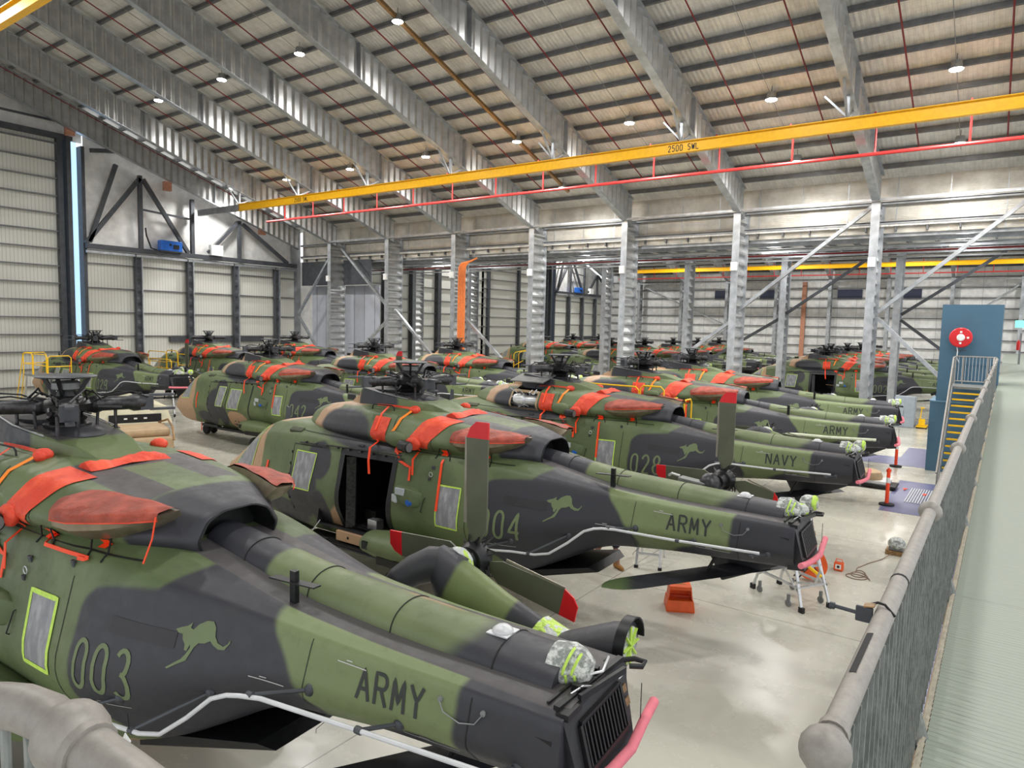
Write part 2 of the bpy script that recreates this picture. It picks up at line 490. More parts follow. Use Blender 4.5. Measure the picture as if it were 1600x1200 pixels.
for i, x in enumerate(COLX):
    zr = zb(12)
    portal_rafter(x, [(35.7, zb(35.7)-.02), (12, zr), (-11, zb(-11))], None,
                  '%s sloping galvanised corrugated-web roof rafter from the left over the nearer helicopters' % ORD[i])
    column(x, 35.0, 11.1, '%s galvanised corrugated column from the left in the row behind the nearer helicopters' % ORD[i])
    column(x, 44.4, 10.9, '%s galvanised corrugated column from the left in the second row under the low link roof' % ORD[i], side=1, box=False, depth=1.0)
    portal_rafter(x, [(44.4, zb2(44.4)), (67.6, zb2(67.6)), (90.6, zb2(90.6))], None,
                  '%s roof rafter from the left in the farther hangar bay' % ORD[i])
    column(x, 89.6, 11.4, '%s slim column from the left against the far silver wall' % ORD[i], box=False, depth=.9)
# end rafter above the left door wall
portal_rafter(XL+.5, [(35.7, zb(35.7)), (12, zb(12)), (-11, zb(-11))], None, 'dark corrugated end rafter running above the tall left hangar doors')
portal_rafter(XL+.5, [(44.4, zb2(44.4)), (67.6, zb2(67.6)), (90.6, zb2(90.6))], None, 'end rafter above the left doors of the farther bay')

# strut line joining the column tops, and girts with foil behind
def foil_wall(name, y, za, zc, xa, xc, girts, face=-1, mat='foil'):
    m = MB(); m.span((xa, y, za), (xc, y+.12, zc)); o = struct(m.build(name, M[mat]))
    for z in girts:
        g = MB(); g.box(((xa+xc)/2, y+face*.13, z), (xc-xa, .2, .06)); g.box(((xa+xc)/2, y+face*.22, z-.05), (xc-xa, .02, .12)); g.build('girt', M['galv_dull'], o)
    # lap joints of the sheets
    for k in range(int((xc-xa)/2.07)):
        g = MB(); g.box((xa+2.07*(k+1)-.4, y+face*.008, (za+zc)/2), (.04, .012, zc-za)); g.build('sheet_lap', M['galv'], o)
    return o
foil_wall('wall_middle', 36.5, 9.75, 12.6, XL, XR, [10.25, 11.15], mat='foil_warm')
foil_wall('wall_far', 91.2, 0, 13.0, XL, XR+6, [1.2+1.15*i for i in range(11)])
# west end of the far wall in shade etc. follows the same sheet
t = thing('eave_strut', 'long thin galvanised strut tying the tops of the first column row', 'beam', (0, 34.9, 11.05))
m = MB(); m.bar((COLX[0], 0, 0), (XR, 0, 0), .1, .12); m.build('strut_rail', M['galv'], t)
t = thing('eave_strut', 'thin strut tying the column tops along the far silver wall', 'beam', (0, 89.5, 11.2))
m = MB(); m.bar((COLX[0], 0, 0), (XR, 0, 0), .1, .1); m.build('strut_rail', M['galv'], t)

# low link roof between the two bays
m = MB(); m.span((XL, 36.3, 10.05), (XR, 44.6, 10.15)); lk = struct(m.build('ceiling', M['roof']))
x = XL+.6
while x < XR:
    p = MB(); p.box((x, 40.4, 9.93), (.07, 8.2, .2)); p.build('purlin', M['purlin'], lk); x += 1.25
for y, z, lab in ((36.7, 9.72, 'first'), (38.4, 9.7, 'second'), (41.0, 9.66, 'third'), (43.9, 9.66, 'last')):
    t = thing('link_roof_beam', '%s long cold-formed beam under the low link roof, counting from the near side' % lab, 'beam', (0, y, z))
    p = MB(); p.box(((XL+XR)/2, 0, 0), (XR-XL, .1, .24)); p.build('beam_web', M['galv'], t)
for y, z, mt, lab in ((37.4, 9.3, 'galv', 'grey conduit'), (39.6, 9.25, 'dark_red', 'dark red sprinkler pipe'), (42.2, 9.2, 'galv_dull', 'dull cable ladder')):
    o = MB().tube([(XL+1, y, z), (XR, y, z)], .05, 8).build('roof_pipe', M[mt]); o['label'] = lab+' running along under the low link roof'; o['category'] = 'pipe'

# cross bracing
def brace(p, q, label, w=.2, mat='galv'):
    o = MB().bar(p, q, w, .16).build('diagonal_brace', M[mat]); o['label'] = label; o['category'] = 'brace'
brace((-4.9, 35.7, 6.1), (.6, 35.7, 11.0), 'broad diagonal brace rising to the right beside the blue tower')
brace((-4.9, 35.7, 5.8), (-.4, 35.7, 1.4), 'broad diagonal brace falling behind the blue tower')
brace((-11.35, 35.7, 6.1), (-5.3, 35.7, 11.0), 'long diagonal brace between sixth and seventh near columns')
brace((-17.4, 35.7, 1.2), (-11.5, 35.7, 5.7), 'lower diagonal brace between fifth and sixth near columns')
brace((-11.3, 45.0, 6.2), (-5.3, 45.0, 10.6), 'dark upper diagonal brace in the second column row', mat='dark_steel')
brace((-17.5, 45.0, 2.2), (-11.5, 45.0, 6.0), 'dark lower diagonal brace in the second column row', mat='dark_steel')
brace((-5.0, 45.0, 6.2), (1.0, 45.0, 10.6), 'dark upper brace right of the last second-row column', mat='dark_steel')
brace((-5.0, 45.0, 5.9), (.8, 45.0, 1.4), 'dark lower brace right of the last second-row column', mat='dark_steel')
brace((-47.1, 35.7, 5.6), (-42.7, 35.7, 10.6), 'diagonal brace rising to the first near column')
brace((-47.1, 35.7, 5.4), (-42.7, 35.7, .6), 'diagonal brace falling towards the first near column')
brace((-42.3, 35.7, 11.0), (-36.4, 35.7, 5.8), 'diagonal brace between first and second near columns')
brace((-36.1, 35.7, 6.0), (-30.3, 35.7, 1.0), 'diagonal brace falling between second and third near columns')
brace((-42.2, 35.7, 1.0), (-36.4, 35.7, 5.6), 'faint lower brace between first and second near columns')
brace((-29.9, 35.7, 5.8), (-24.0, 35.7, .9), 'diagonal brace falling between third and fourth near columns')
brace((-42.0, 90.5, 10.8), (-30.0, 90.5, 5.6), 'thin diagonal brace high against the far wall')
brace((-30.0, 90.5, 5.4), (-36.0, 90.5, .8), 'thin diagonal brace low against the far wall')
brace((-5.0, 90.5, 6.0), (1.2, 90.5, 11.0), 'thin brace on the far wall above the blue tower')

# ------------------------------------------------ left door walls (one set per bay)
def door_bay(yoff, tag, far=False):
    """ribbed sliding doors: tall leaves up to y=19.4, low leaves 19.9..35"""
    H = 15.9
    gap = 19.6
    m = MB(); m.span((XL-1.1, -11 if not far else gap-14, 0), (XL-1.0, gap-.5, H))
    o = struct(m.build('door_1' if not far else 'door_3', M['sheet']))
    for k in range(15):
        z = .6+1.07*k
        g = MB(); g.box((XL-.85, (gap-.5+(-11 if not far else gap-14))/2, z), (.22, (gap-.5)-(-11 if not far else gap-14), .07)); g.build('girt', M['purlin'], o)
    for y in (gap-.7, gap-7.0, gap-13.0):
        if y < -11: continue
        g = MB(); g.span((XL-1.0, y-.14, 0), (XL-.6, y+.14, H)); g.build('stile', M['dark_steel'], o)
    ya = -11 if not far else gap-14
    zr_ = lambda y: zb(y)+1.75
    m = MB(); m.grid(lambda u, v: (XL-1.0, ya+(gap+.7-ya)*u, H+(zr_(ya+(gap+.7-ya)*u)-H)*v), 24, 3)
    ug = struct(m.build('wall_left', M['foil']))
    g = MB(); g.box((XL-.7, (ya+gap)/2, H+.1), (.4, gap-ya, .3)); g.box((XL-.7, (ya+gap)/2, H+1.0), (.1, gap-ya, .12)); g.build('head_girt', M['dark_steel'], ug)
    # daylight gap with its dark posts
    m = MB(); m.span((XL-.9, gap-.45, 0), (XL-.3, gap-.2, H+.2)); m.span((XL-.9, gap+.35, 0), (XL-.25, gap+.55, H-.3))
    post = m.build('door_guide_post', M['dark_steel']); post['label'] = 'pair of dark guide posts either side of the daylit slot in the %s left doors' % tag; post['category'] = 'post'
    m = MB(); m.span((XL-1.8, gap-.7, 0), (XL-1.75, gap+.7, H+.2)); sg = struct(m.build('window_1' if not far else 'window_2', M['sky_gap']))
    # low doors
    m = MB(); m.span((XL-.5, gap+.5, 0), (XL-.4, 35.9, 9.3)); o = struct(m.build('door_2' if not far else 'door_4', M['sheet']))
    for k in range(6):
        z = 2.2+1.55*k if k < 5 else 9.2
        g = MB(); g.box((XL-.32, (gap+36.4)/2, z), (.16, 36.0-gap-.7, .07)); g.build('girt', M['purlin'], o)
    g = MB(); g.box((XL-.22, 29.1, 3.5), (.2, 7.5, .35)); g.build('stiffener', M['dark_steel'], o)
    for i, y in enumerate((23.2, 26.8, 30.4, 34.0)):
        c = thing('door_mullion', '%s dark ribbed mullion from the slot in the %s low doors' % (ORD[i], tag), 'post', (XL-.1, y, 0))
        g = MB(); g.span((-.1, -.22, 0), (.22, -.17, 9.2)); g.build('flange', M['dark_steel'], c)
        g = MB(); g.span((-.1, .17, 0), (.22, .24, 9.2)); g.build('flange', M['galv'], c)
        g = MB()
        prev = None
        for k in range(46):
            z = .2*k; xx = (.0, .0, .06, .06)[k % 4]
            cur = ((xx, -.17, z), (xx, .17, z))
            if prev: g.add([prev[0], prev[1], cur[1], cur[0]], [(0, 1, 2, 3)])
            prev = cur
        g.build('ribbed_web', M['dark_steel'], c)
        if yoff: c.location.y += yoff
    # upper foil wall and truss
    m = MB(); m.add([(XL-.6, gap+.6, 9.3), (XL-.6, 36.4, 9.3), (XL-.6, 36.4, zb(36.4)+.4), (XL-.6, gap+.6, zb(gap+.6)+.4)], [(0, 1, 2, 3)])
    wl = struct(m.build('wall_left', M['foil']))
    tr = thing('door_truss', 'dark steel truss over the %s low left doors' % tag, 'truss', (XL, 0, 0))
    def seg(nm, p, q, w=.22, mat='dark_steel'):
        g = MB(); g.bar((0, p[0], p[1]), (0, q[0], q[1]), w, w); g.build(nm, M[mat], tr)
    seg('bottom_chord', (gap+.4, 9.45), (35.8, 9.45), .3)
    seg('chord_tube', (gap+.4, 9.1), (35.8, 9.1), .16, 'galv')
    for a, b in (((20.0, 9.6), (23.4, 14.2)), ((20.2, 9.7), (21.9, 14.8)), ((23.6, 14.2), (26.7, 9.6)), ((28.2, 9.8), (30.6, 12.3)), ((31.0, 12.2), (35.0, 9.6)), ((20.4, 15.4), (22.2, 15.7))):
        seg('diagonal', a, b, .24)
    for y, z in ((23.4, 14.4), (27.0, 13.4), (30.7, 12.4)):
        seg('vertical', (y, 9.4), (y, z), .24)
    seg('mid_rail', (23.4, 12.2), (27.0, 12.0), .12)
    bx = thing('winch_unit', 'blue motor box on the truss over the %s low doors' % tag, 'machine', (XL+.15, 25.3, 9.6))
    g = MB(); g.box((0, 0, .35), (.5, 1.5, .7)); g.build('housing', M['blue_box'], bx, bevel=.04)
    g = MB(); g.box((.27, .3, .3), (.04, .4, .3)); g.box((.27, -.1, .42), (.04, .14, .14)); g.build('switch_panel', M['black'], bx)
    g = MB(); g.tube([(0, -.9, 0), (0, -1.3, .1), (0, -1.6, .9), (0, -1.65, 1.4)], .05, 6); g.build('cable', M['rubber'], bx)
    g = MB(); g.box((0, 0, -.03), (.55, 1.6, .06)); g.build('bracket', M['dark_steel'], bx)
    cb = MB(); cb.box((XL+.15, 28.7, 10.0), (.4, .9, .75)); o = cb.build('control_cabinet', M['white']); o['label'] = 'pale control cabinet on the truss beside the blue motor of the %s bay' % tag; o['category'] = 'cabinet'
    extra = [post, sg, wl, tr, bx, o]
    return extra
before = set(bpy.data.objects)
door_bay(0, 'near')
brown = []
for y, z in ((25.2, 14.0), (32.6, 11.9), (19.2, 16.3)):
    o = MB().box((XL+.1, y, z), (.3, .5, .6)).build('vent_box', M['copper']); o['label'] = {25.2: 'small brown vent box high above the blue motor', 32.6: 'small brown vent box near the corner end of the left rafter', 19.2: 'small brown vent box above the tall door slot'}[y]; o['category'] = 'vent'
mid = set(bpy.data.objects)
door_bay(0, 'farther', True)
for o in set(bpy.data.objects)-mid:
    if o.parent is None and not o.name.startswith('door_mullion'):
        o.location.y += 56.0
for o in set(bpy.data.objects)-mid:
    if o.name.startswith('door_mullion') and o.parent is None: o.location.y += 56.0
# the remaining west wall between the bays and the rest of the farther bay
m = MB(); m.span((XL-1.1, 45, 0), (XL-1.0, 62, 15.9)); o = struct(m.build('wall_left', M['sheet']))
for k in range(12):
    g = MB(); g.box((XL-.9, 53.5, .9+1.3*k), (.2, 17, .07)); g.build('girt', M['purlin'], o)
for i, y in enumerate((46.5, 50.2, 54.0, 58.0)):
    g = MB(); g.span((XL-1.0, y-.25, 0), (XL-.5, y+.25, 14)); g.build('ribbed_post', M['dark_steel'], o)
m = MB(); m.span((XL-1.2, 35.7, 0), (XL-.45, 36.6, 13.2)); struct(m.build('wall_left', M['galv_dull']))
m = MB(); m.span((XL-1.0, 36.9, 0), (XL-.9, 45, 9.9)); struct(m.build('wall_left', M['foil']))
# pale flat panel wall closing the link at the left
t = MB(); t.span((XL+.2, 37.3, 0), (-39.4, 37.4, 7.9)); o = struct(t.build('wall_link', M['pale_panel'] if 'pale_panel' in M else plain('pale grey flat panel', rgb(178, 182, 192), .5, .1, .05, 1.5)))
for k in range(7):
    g = MB(); g.box((XL+.8+1.15*k, 37.28, 3.95), (.015, .02, 7.9)); g.build('panel_joint', M['galv_dull'], o)
g = MB(); g.span((-44.1, 37.2, 0), (-44.0, 37.3, 2.1)); g.span((-43.1, 37.2, 0), (-43.0, 37.3, 2.1)); g.span((-44.1, 37.2, 2.1), (-43.0, 37.3, 2.2)); g.build('door_frame', M['dark_steel'], o)
# dark sheet added to put shade above the link at the left corner
m = MB(); m.span((XL, 36.4, 7.9), (-39.4, 36.5, 9.8)); struct(m.build('shade_sheet', M['dark_steel']))
# near walls behind the photographer keep the bay closed on the right
# far wall louvres and pipes
for i, (xa, xb) in enumerate(((-32.1, -29.6), (-26.2, -23.9), (-17.0, -14.3), (-10.8, -8.2))):
    o = struct(MB().span((xa, 91.0, 9.1), (xb, 91.08, 10.4)).build('window_%d' % (i+3), M['louvre']))
    for k in range(8):
        g = MB(); g.box(((xa+xb)/2, 90.97, 9.2+.15*k), (xb-xa, .06, .03)); g.build('slat', M['dark_steel'], o)
o = MB().span((-21.0, 90.7, 0), (-20.5, 90.9, 11.4)).build('downpipe', M['copper']); o['label'] = 'copper-brown downpipe on the far silver wall'; o['category'] = 'pipe'

# ------------------------------------------------ crane beams and pipes
def crane_beam(y, z, xa, xb, label, letters=True):
    t = thing('crane_beam', label, 'beam', (0, y, z))
    m = MB(); m.box(((xa+xb)/2, 0, .02), (xb-xa, .22, .03)); m.box(((xa+xb)/2, 0, .45), (xb-xa, .22, .03)); m.box(((xa+xb)/2, 0, .235), (xb-xa, .05, .4))
    m.build('girder', M['yellow'], t)
    for x in COLX:
        if xa-.5 <= x <= xb and y < 40:
            h = zb(y)-z
            g = MB(); g.bar((x, 0, .45), (x, 0, h+.05), .12, .12); g.bar((x, .1, .5), (x, 1.0, h-.28), .08, .08); g.bar((x, -.1, .5), (x, -1.0, h+.34), .08, .08)
            g.bar((x-.8, 0, h+.1), (x, 0, .5), .07, .07)
            g.build('hanger', M['galv'], t)
    return t
cb = crane_beam(27.45, 12.28, -42.5, 6, 'long yellow crane beam marked 2500 SWL across the hangar')
m = MB().box((-45, 0, .22), (5, .2, .42)); m.build('end_extension', M['galv_dull'], cb)
crane_beam(83.4, 12.2, -42.5, 6, 'yellow crane beam far away in the second bay')
crane_beam(8.3, 13.55, -45, -14, 'yellow crane beam cut off at the top left corner')
def sprinkler(y, z, xa, xb, label, mat='red_pipe', r=.07, far=False):
    t = thing('sprinkler_main', label, 'pipe', (0, y, z))
    MB().tube([(xa, 0, 0), (xb, 0, 0)], r, 10).build('main_pipe', M[mat], t)
    k = 0; x = xa+2.1
    while x < xb:
        zt = (zb(y) if not far else zb2(y))+1.5-z
        h = min(zt, 1.3)
        MB().tube([(x, 0, 0), (x, 0, h), (x, -.5, h+.15)], r*.6, 6).build('riser', M[mat], t)
        x += 3.1
    return t
sprinkler(30.6, 12.1, -44, 6, 'long red sprinkler main under the rafters behind the crane beam')
sprinkler(86.3, 11.7, -44, 6, 'thin red sprinkler main in front of the far wall', far=True)
# dark red branch lines up the slope, two per bay
k = 0
for i, x in enumerate([X0-PITCHX*.5]+[c+PITCHX*.5 for c in COLX]):
    for dx in (-1.45, 1.55):
        xx = x+dx
        o = MB().tube([(xx, 33.5, zb(33.5)+1.38), (xx, 12.2, zb(12.2)+1.38)], .03, 6).build('sprinkler_branch', M['dark_red'])
        o['label'] = 'dark red sprinkler branch, %s one of the %s roof bay from the left' % ('left' if dx < 0 else 'right', (ORD+['last'])[i]); o['category'] = 'pipe'; o['group'] = 'dark red branch lines under the near roof'
# thin cable wires
for i, x in enumerate([c+PITCHX*.5 for c in COLX]):
    o = MB().tube([(x, 34.0, zb(34)+1.36), (x, 12.2, zb(12.2)+1.36)], .012 if i != 3 else .11, 5).build('cable_run', M['galv_dull'] if i != 3 else M['brown'])
    o['label'] = 'thin cable run linking the lamps of the %s roof bay from the left' % (ORD+['last'])[i+1] if i != 3 else 'thick bronze cable tray running up the roof slope'; o['category'] = 'cable'
    if i != 3: o['group'] = 'cable runs between roof lamps'
# orange cable tray on the third column
m = MB()
for j in range(5):
    x = -29.55+.13*j
    pts = [(x, 36.55, 0), (x, 36.55, 8.4), (x+.03, 36.55, 8.8), (x+.2, 36.6, 9.05), (x+.9-.1*j*0, 36.7, 9.15+.05*j)]
    m.tube(pts, .05, 6)
o = m.build('cable_tray', M['tray_orange']); o['label'] = 'bright orange cable tray climbing beside the third near column'; o['category'] = 'cable tray'
# move it against the column face seen from the walkway
o.location = (0.05, -1.6, 0)

# ------------------------------------------------ lamps
def lamp_proto():
    t = thing('high_bay_lamp', 'x', 'lamp')
    MB().lathe([(.05, .3), (.16, .28), (.2, .05), (.24, 0)], n=16).build('housing', M['galv_dull'], t, smooth=True)
    MB().lathe([(.001, -.06), (.2, -.03), (.22, .0)], n=16).build('glowing_lens', M['glow'], t)
    MB().tube([(0, 0, .3), (0, 0, .6)], .012, 5).build('hook', M['dark_steel'], t)
    return t
lp = None
lamps = []
mids = [X0-PITCHX*.5]+[c+PITCHX*.5 for c in COLX]
desc = {20.5: 'upper row', 28.9: 'middle row', 33.4: 'low row by the silver wall'}
for y in (20.5, 28.9, 33.4):
    for i, x in enumerate(mids):
        if y == 33.4 and i not in (4, 7, 6): continue
        if y == 20.5 and i == 0: continue
        lamps.append((x, y, zb(y)+1.25, 'glowing high bay lamp over bay %s from the left, %s' % (ORD[i] if i < 8 else 'last', desc[y])))
for i, x in enumerate(mids):
    if i % 2: continue
    lamps.append((x, 56, zb2(56)+1.0, 'high bay lamp of the farther roof over its %s bay' % (ORD[i] if i < 8 else 'last')))
    lamps.append((x, 78, zb2(78)+1.0, 'high bay lamp near the far wall over the %s bay' % (ORD[i] if i < 8 else 'last')))
    lamps.append((x, 5, zb(5)+1.0, 'high bay lamp overhead over the %s bay, out of the picture' % (ORD[i] if i < 8 else 'last')))
for j, (x, y, z, lab) in enumerate(lamps):
    if lp is None: lp = lamp_proto(); o = lp
    else: o = copy_tree(lp)
    o.location = (x, y, z); o['label'] = lab
    ld = bpy.data.lights.new('lamp_light', 'SPOT'); ld.energy = LAMP_W*({56: 3.0, 78: 4.2, 5: 1.7, 33.4: .45}.get(y, 1.0)); ld.color = (1, .985, .96); ld.shadow_soft_size = .35; ld.spot_size = R(168); ld.spot_blend = .6
    lo = bpy.data.objects.new('lamp_light', ld); C.objects.link(lo); lo.parent = o; lo.location = (0, 0, -.45)
for i, x in enumerate((-36, -23, -11, -2)):
    ld = bpy.data.lights.new('link_light', 'POINT'); ld.energy = 260; ld.shadow_soft_size = .3
    t = thing('link_lamp', 'small lamp under the low link roof, %s from the left' % ORD[i], 'lamp', (x, 40.2, 9.4))
    MB().box((0, 0, .1), (1.2, .14, .08)).build('fitting', M['white'], t)
    lo = bpy.data.objects.new('link_light', ld); C.objects.link(lo); lo.parent = t; lo.location = (0, 0, -.3)

# ------------------------------------------------ painted floor areas
m = MB(); m.span((-2.7, 22.2, 0), (-.2, 27.3, .006)); m.span((-3.25, 30.4, 0), (-.2, 35.5, .006)); m.span((-6, 30.4, 0), (-3.25, 32.4, .006)); m.span((-6.5, 44, 0), (-.5, 46.0, .006)); m.span((-.9, -2, 0), (1.7, 19, .006))
struct(m.build('trim_1', M['purple']))
# ---------------------------------------------------------------- walkway, guard rail, stairs, blue tower
FZ = 3.35; RZ = 4.35; RX = -.215
m = MB(); m.span((-.165, -1.5, FZ-.06), (2.2, 87, FZ)); struct(m.build('floor_walkway', M['deck']))
o = MB().span((-.2, -1.5, FZ-.28), (-.165, 27.4, FZ-.04)); o = o.build('walkway_edge_channel', M['tan']); o['label'] = 'pale steel edge channel along the left side of the walkway'; o['category'] = 'channel'
o = MB()
for k in range(560):
    y = -1.4+.05*k
    o.tube([(-.185, y, FZ-.02), (-.175, y+.035, FZ+.012), (-.165, y+.05, FZ-.02)], .011, 4)
o = o.build('rope_edging', plain('pale cord', rgb(176, 168, 150), .7, 0, .15, 30)); o['label'] = 'twisted pale cord edging along the walkway lip'; o['category'] = 'rope'

gr = thing('guard_rail', 'long grey pipe guard rail with close vertical bars beside the walkway', 'railing', (RX, 0, FZ))
MB().tube([(0, 1.30, 1.0), (0, 27.4, 1.0)], .0245, 14).build('top_rail', M['rail'], gr, smooth=True)
MB().tube([(0, 1.30, .12), (0, 27.4, .12)], .018, 8).build('bottom_rail', M['rail'], gr, smooth=True)
by = [1.30, 3.40, 5.45, 7.5, 9.6, 11.7, 13.8, 15.9, 18.0, 20.1, 22.2, 24.3, 26.0, 27.4]
for y in by:
    MB().ball((0, y, 1.0), .046, 16).build('ball_joint', M['rail'], gr, smooth='all')
    p = MB(); p.tube([(0, y, -.2), (0, y, .96)], .02, 10); p.box((0, y, -.12), (.05, .12, .16)); p.tube([(.0, y, .1), (.03, y, .0), (.05, y, -.1)], .028, 8)
    p.build('post', M['baluster'], gr, smooth=True)
for y in (1.30, 3.40): MB().tube([(0, y+.06, 1.0), (0, y+.085, 1.0)], .029, 14).build('collar', M['rail'], gr, smooth=True)
MB().tube([(0, 2.35, 1.0), (0, 2.362, 1.0)], .0262, 14).build('tape_ring', M['rubber'], gr)
n = 0; rest = MB(); y = 1.36
while y < 27.3:
    if min(abs(y-b) for b in by) > .03:
        if n < 96:
            MB().box((0, y, .53), (.05, .008, .92)).build('baluster', M['baluster'], gr); n += 1
        else: rest.box((0, y, .53), (.05, .008, .92))
    y += .085
o = rest.build('far_balusters', M['baluster'], gr); o['kind'] = 'stuff'
# black tape mark on the rail
MB().grid(lambda u, v: (-.0254*math.cos(1.0+.6*u), 1.6+.24*v, 1.0+.0254*math.sin(1.0+.6*u)), 5, 2).build('tape_strip', M['joint'], gr)
# clamp with bolt
cl = thing('rail_clamp', 'dark square clamp plate with a long bolt fixed on the rail', 'clamp', (RX, 2.02, RZ))
cl.scale = (.88, .88, .88)
MB().box((-.052, 0, .0), (.048, .012, .048)).build('plate', M['dark_steel'], cl, bevel=.003)
m = MB(); m.tube([(-.06, 0, .0), (-.135, 0, .004)], .006, 10); m.tube([(-.135, 0, .004), (-.15, 0, .004)], .011, 6); m.build('bolt', M['dark_steel'], cl)
m = MB(); m.tube([(-.05, .03, .02), (-.02, .03, .035), (.0, .02, .036), (.03, .01, .01)], .004, 6); m.build('wire_tie', M['rubber'], cl)
MB().box((-.04, .01, .028), (.03, .035, .004), ry=-.2).build('top_plate', M['brown'], cl)

# near handrail bend at the lower left corner
nh = thing('hand_rail', 'thick grey handrail bend with a round joint at the lower left corner', 'railing', (-.732, .281, FZ))
P = [(-1.15, .18, 4.60), (-.98, .225, 4.645), (-.91, .247, 4.668), (-.858, .261, 4.680), (-.824, .271, 4.685), (-.785, .279, 4.685), (-.732, .281, 4.682), (-.639, .291, 4.672), (-.524, .305, 4.654), (-.4, .33, 4.63)]
P = [(a+.732, b-.281, c-FZ) for a, b, c in P]
MB().tube(P, .0235, 18).build('pipe', M['rail'], nh, smooth='all')
MB().ball(P[6], .036, 20, sx=1.0).build('ball_joint', M['rail'], nh, smooth='all')
m = MB(); m.tube([Vector(P[6]).lerp(Vector(P[7]), .22), Vector(P[6]).lerp(Vector(P[7]), .36)], .0275, 18); m.build('collar', M['rail'], nh, smooth=True)
for k in (2, 3, 4): MB().tube([(P[k][0]+.012, P[k][1], P[k][2]-.01), (P[k][0]+.012, P[k][1], -.2)], .0052, 8).build('baluster', M['baluster'], nh)

# stairs
st = thing('staircase', 'steel staircase with yellow step nosings climbing to the walkway in front of the blue tower', 'stairs', (0, 28.2, 0))
nst = 17; rise = FZ/nst
MB().span((-1.5, 0, FZ-.08), (-.2, 1.75, FZ)).build('landing', M['baluster'], st)
for i in range(1, nst):
    z = FZ-rise*i; y = -.25*i
    MB().span((-1.38, y, z-.04), (-.34, y+.27, z)).build('tread', M['dark_steel'], st)
    MB().span((-1.38, y-.02, z-.045), (-.34, y+.045, z+.006)).build('nosing', M['stand_yellow'], st)
for x in (-1.44, -.3):
    MB().bar((x, .1, FZ-.05), (x, -.25*nst, -.02+.1), .05, .26).build('stringer', M['galv_dull'], st)
    MB().tube([(x, 1.7, RZ), (x, -.1, RZ), (x, -.25*(nst-1), RZ-rise*(nst-1)), (x, -.25*nst-.1, RZ-rise*nst)], .024, 10).build('stair_rail', M['rail'], st, smooth=True)
    for k in (0, 5, 10, 15):
        MB().tube([(x, -.25*k, FZ-rise*k), (x, -.25*k, RZ-rise*k)], .02, 8).build('post', M['rail'], st)
    b = MB()
    for k in range(42):
        b.box((x, -.1*k, FZ-rise*.4*k+.5), (.014, .014, .9))
    b.build('stair_balusters', M['baluster'], st)
lf = thing('landing_fence', 'short barred fence across the stair landing below the red hose reel', 'railing', (0, 29.85, FZ))
MB().tube([(-1.46, 0, 1.0), (-.24, 0, 1.0)], .024, 10).build('top_rail', M['rail'], lf)
MB().tube([(-1.46, 0, .1), (-.24, 0, .1)], .02, 8).build('bottom_rail', M['rail'], lf)
for x in (-1.46, -1.22, -.48, -.24): MB().tube([(x, 0, 0), (x, 0, 1.0)], .022, 8).build('post', M['rail'], lf)
for k in range(11): MB().box((-1.36+.105*k, 0, .55), (.012, .012, .9)).build('baluster', M['white_rod'], lf)
tw = thing('blue_tower', 'tall slate blue enclosed tower beside the walkway', 'tower', (-1.08, 31.1, 0))
MB().box((0, 0, 4.43), (1.86, 2.0, 3.6)).build('upper_casing', M['blue_wall'], tw)
MB().box((-.06, 0, 1.31), (2.08, 2.1, 2.62)).build('lower_casing', M['blue_wall'], tw)
MB().box((-.06, 0, 2.64), (2.12, 2.14, .05)).build('ledge', plain('pale blue ledge', rgb(96, 132, 154), .5), tw)
hr = thing('hose_reel', 'round red fire hose reel on the face of the blue tower', 'hose reel', (-1.36, 29.95, 5.03))
MB().lathe([(.001, -.22), (.33, -.2), (.36, -.17), (.36, -.13), (.33, -.11), (.001, -.12)], n=36, axis='Y').build('reel_disc', plain('hose reel red', rgb(205, 30, 36), .35, 0, .05), hr, smooth=True)
MB().lathe([(.001, -.25), (.1, -.25), (.13, -.21)], n=24, axis='Y').build('hub_cap', M['white'], hr)
for q in ((0, .2), (.22, 0), (0, -.2)): MB().box((q[0], -.225, q[1]), (.07, .012, .07)).build('sticker', M['white'], hr)
MB().lathe([(.001, -.1), (.25, -.1), (.25, .05), (.001, .05)], n=24, axis='Y').build('hose_coil', M['rubber'], hr)
MB().tube([(-.1, -.08, -.33), (-.07, -.08, -.5), (-.08, -.1, -.75), (.0, -.06, -.9)], .02, 6).build('hose_tail', M['white_rod'], hr)
m = MB(); m.tube([(-.13, 0, -.33), (.0, .0, -.55), (.12, 0, -.33)], .014, 6); m.tube([(-.2, 0, -.48), (.2, 0, -.46)], .012, 6); m.build('nozzle_bracket', M['dark_steel'], hr)
ex = thing('exit_sign', 'glowing green exit sign at the far right above the walkway', 'sign', (1.0, 60, 6.0))
MB().box((0, 0, 0), (1.2, .08, .5)).build('sign_face', M['exit'], ex)
MB().tube([(0, .1, 0), (0, .1, 7.4)], .02, 6).build('hanger', M['galv_dull'], ex)
fx = thing('fire_extinguisher', 'red fire extinguisher on a grey post beyond the exit sign', 'extinguisher', (.62, 55, FZ))
MB().box((.1, 0, 1.0), (.12, .1, 2.0)).build('post', M['galv_dull'], fx)
MB().lathe([(.001, .0), (.09, .01), (.1, .5), (.05, .6), (.02, .66)], c=(.0, -.12, .9), n=14).build('cylinder', M['red_tip'], fx, smooth=True)

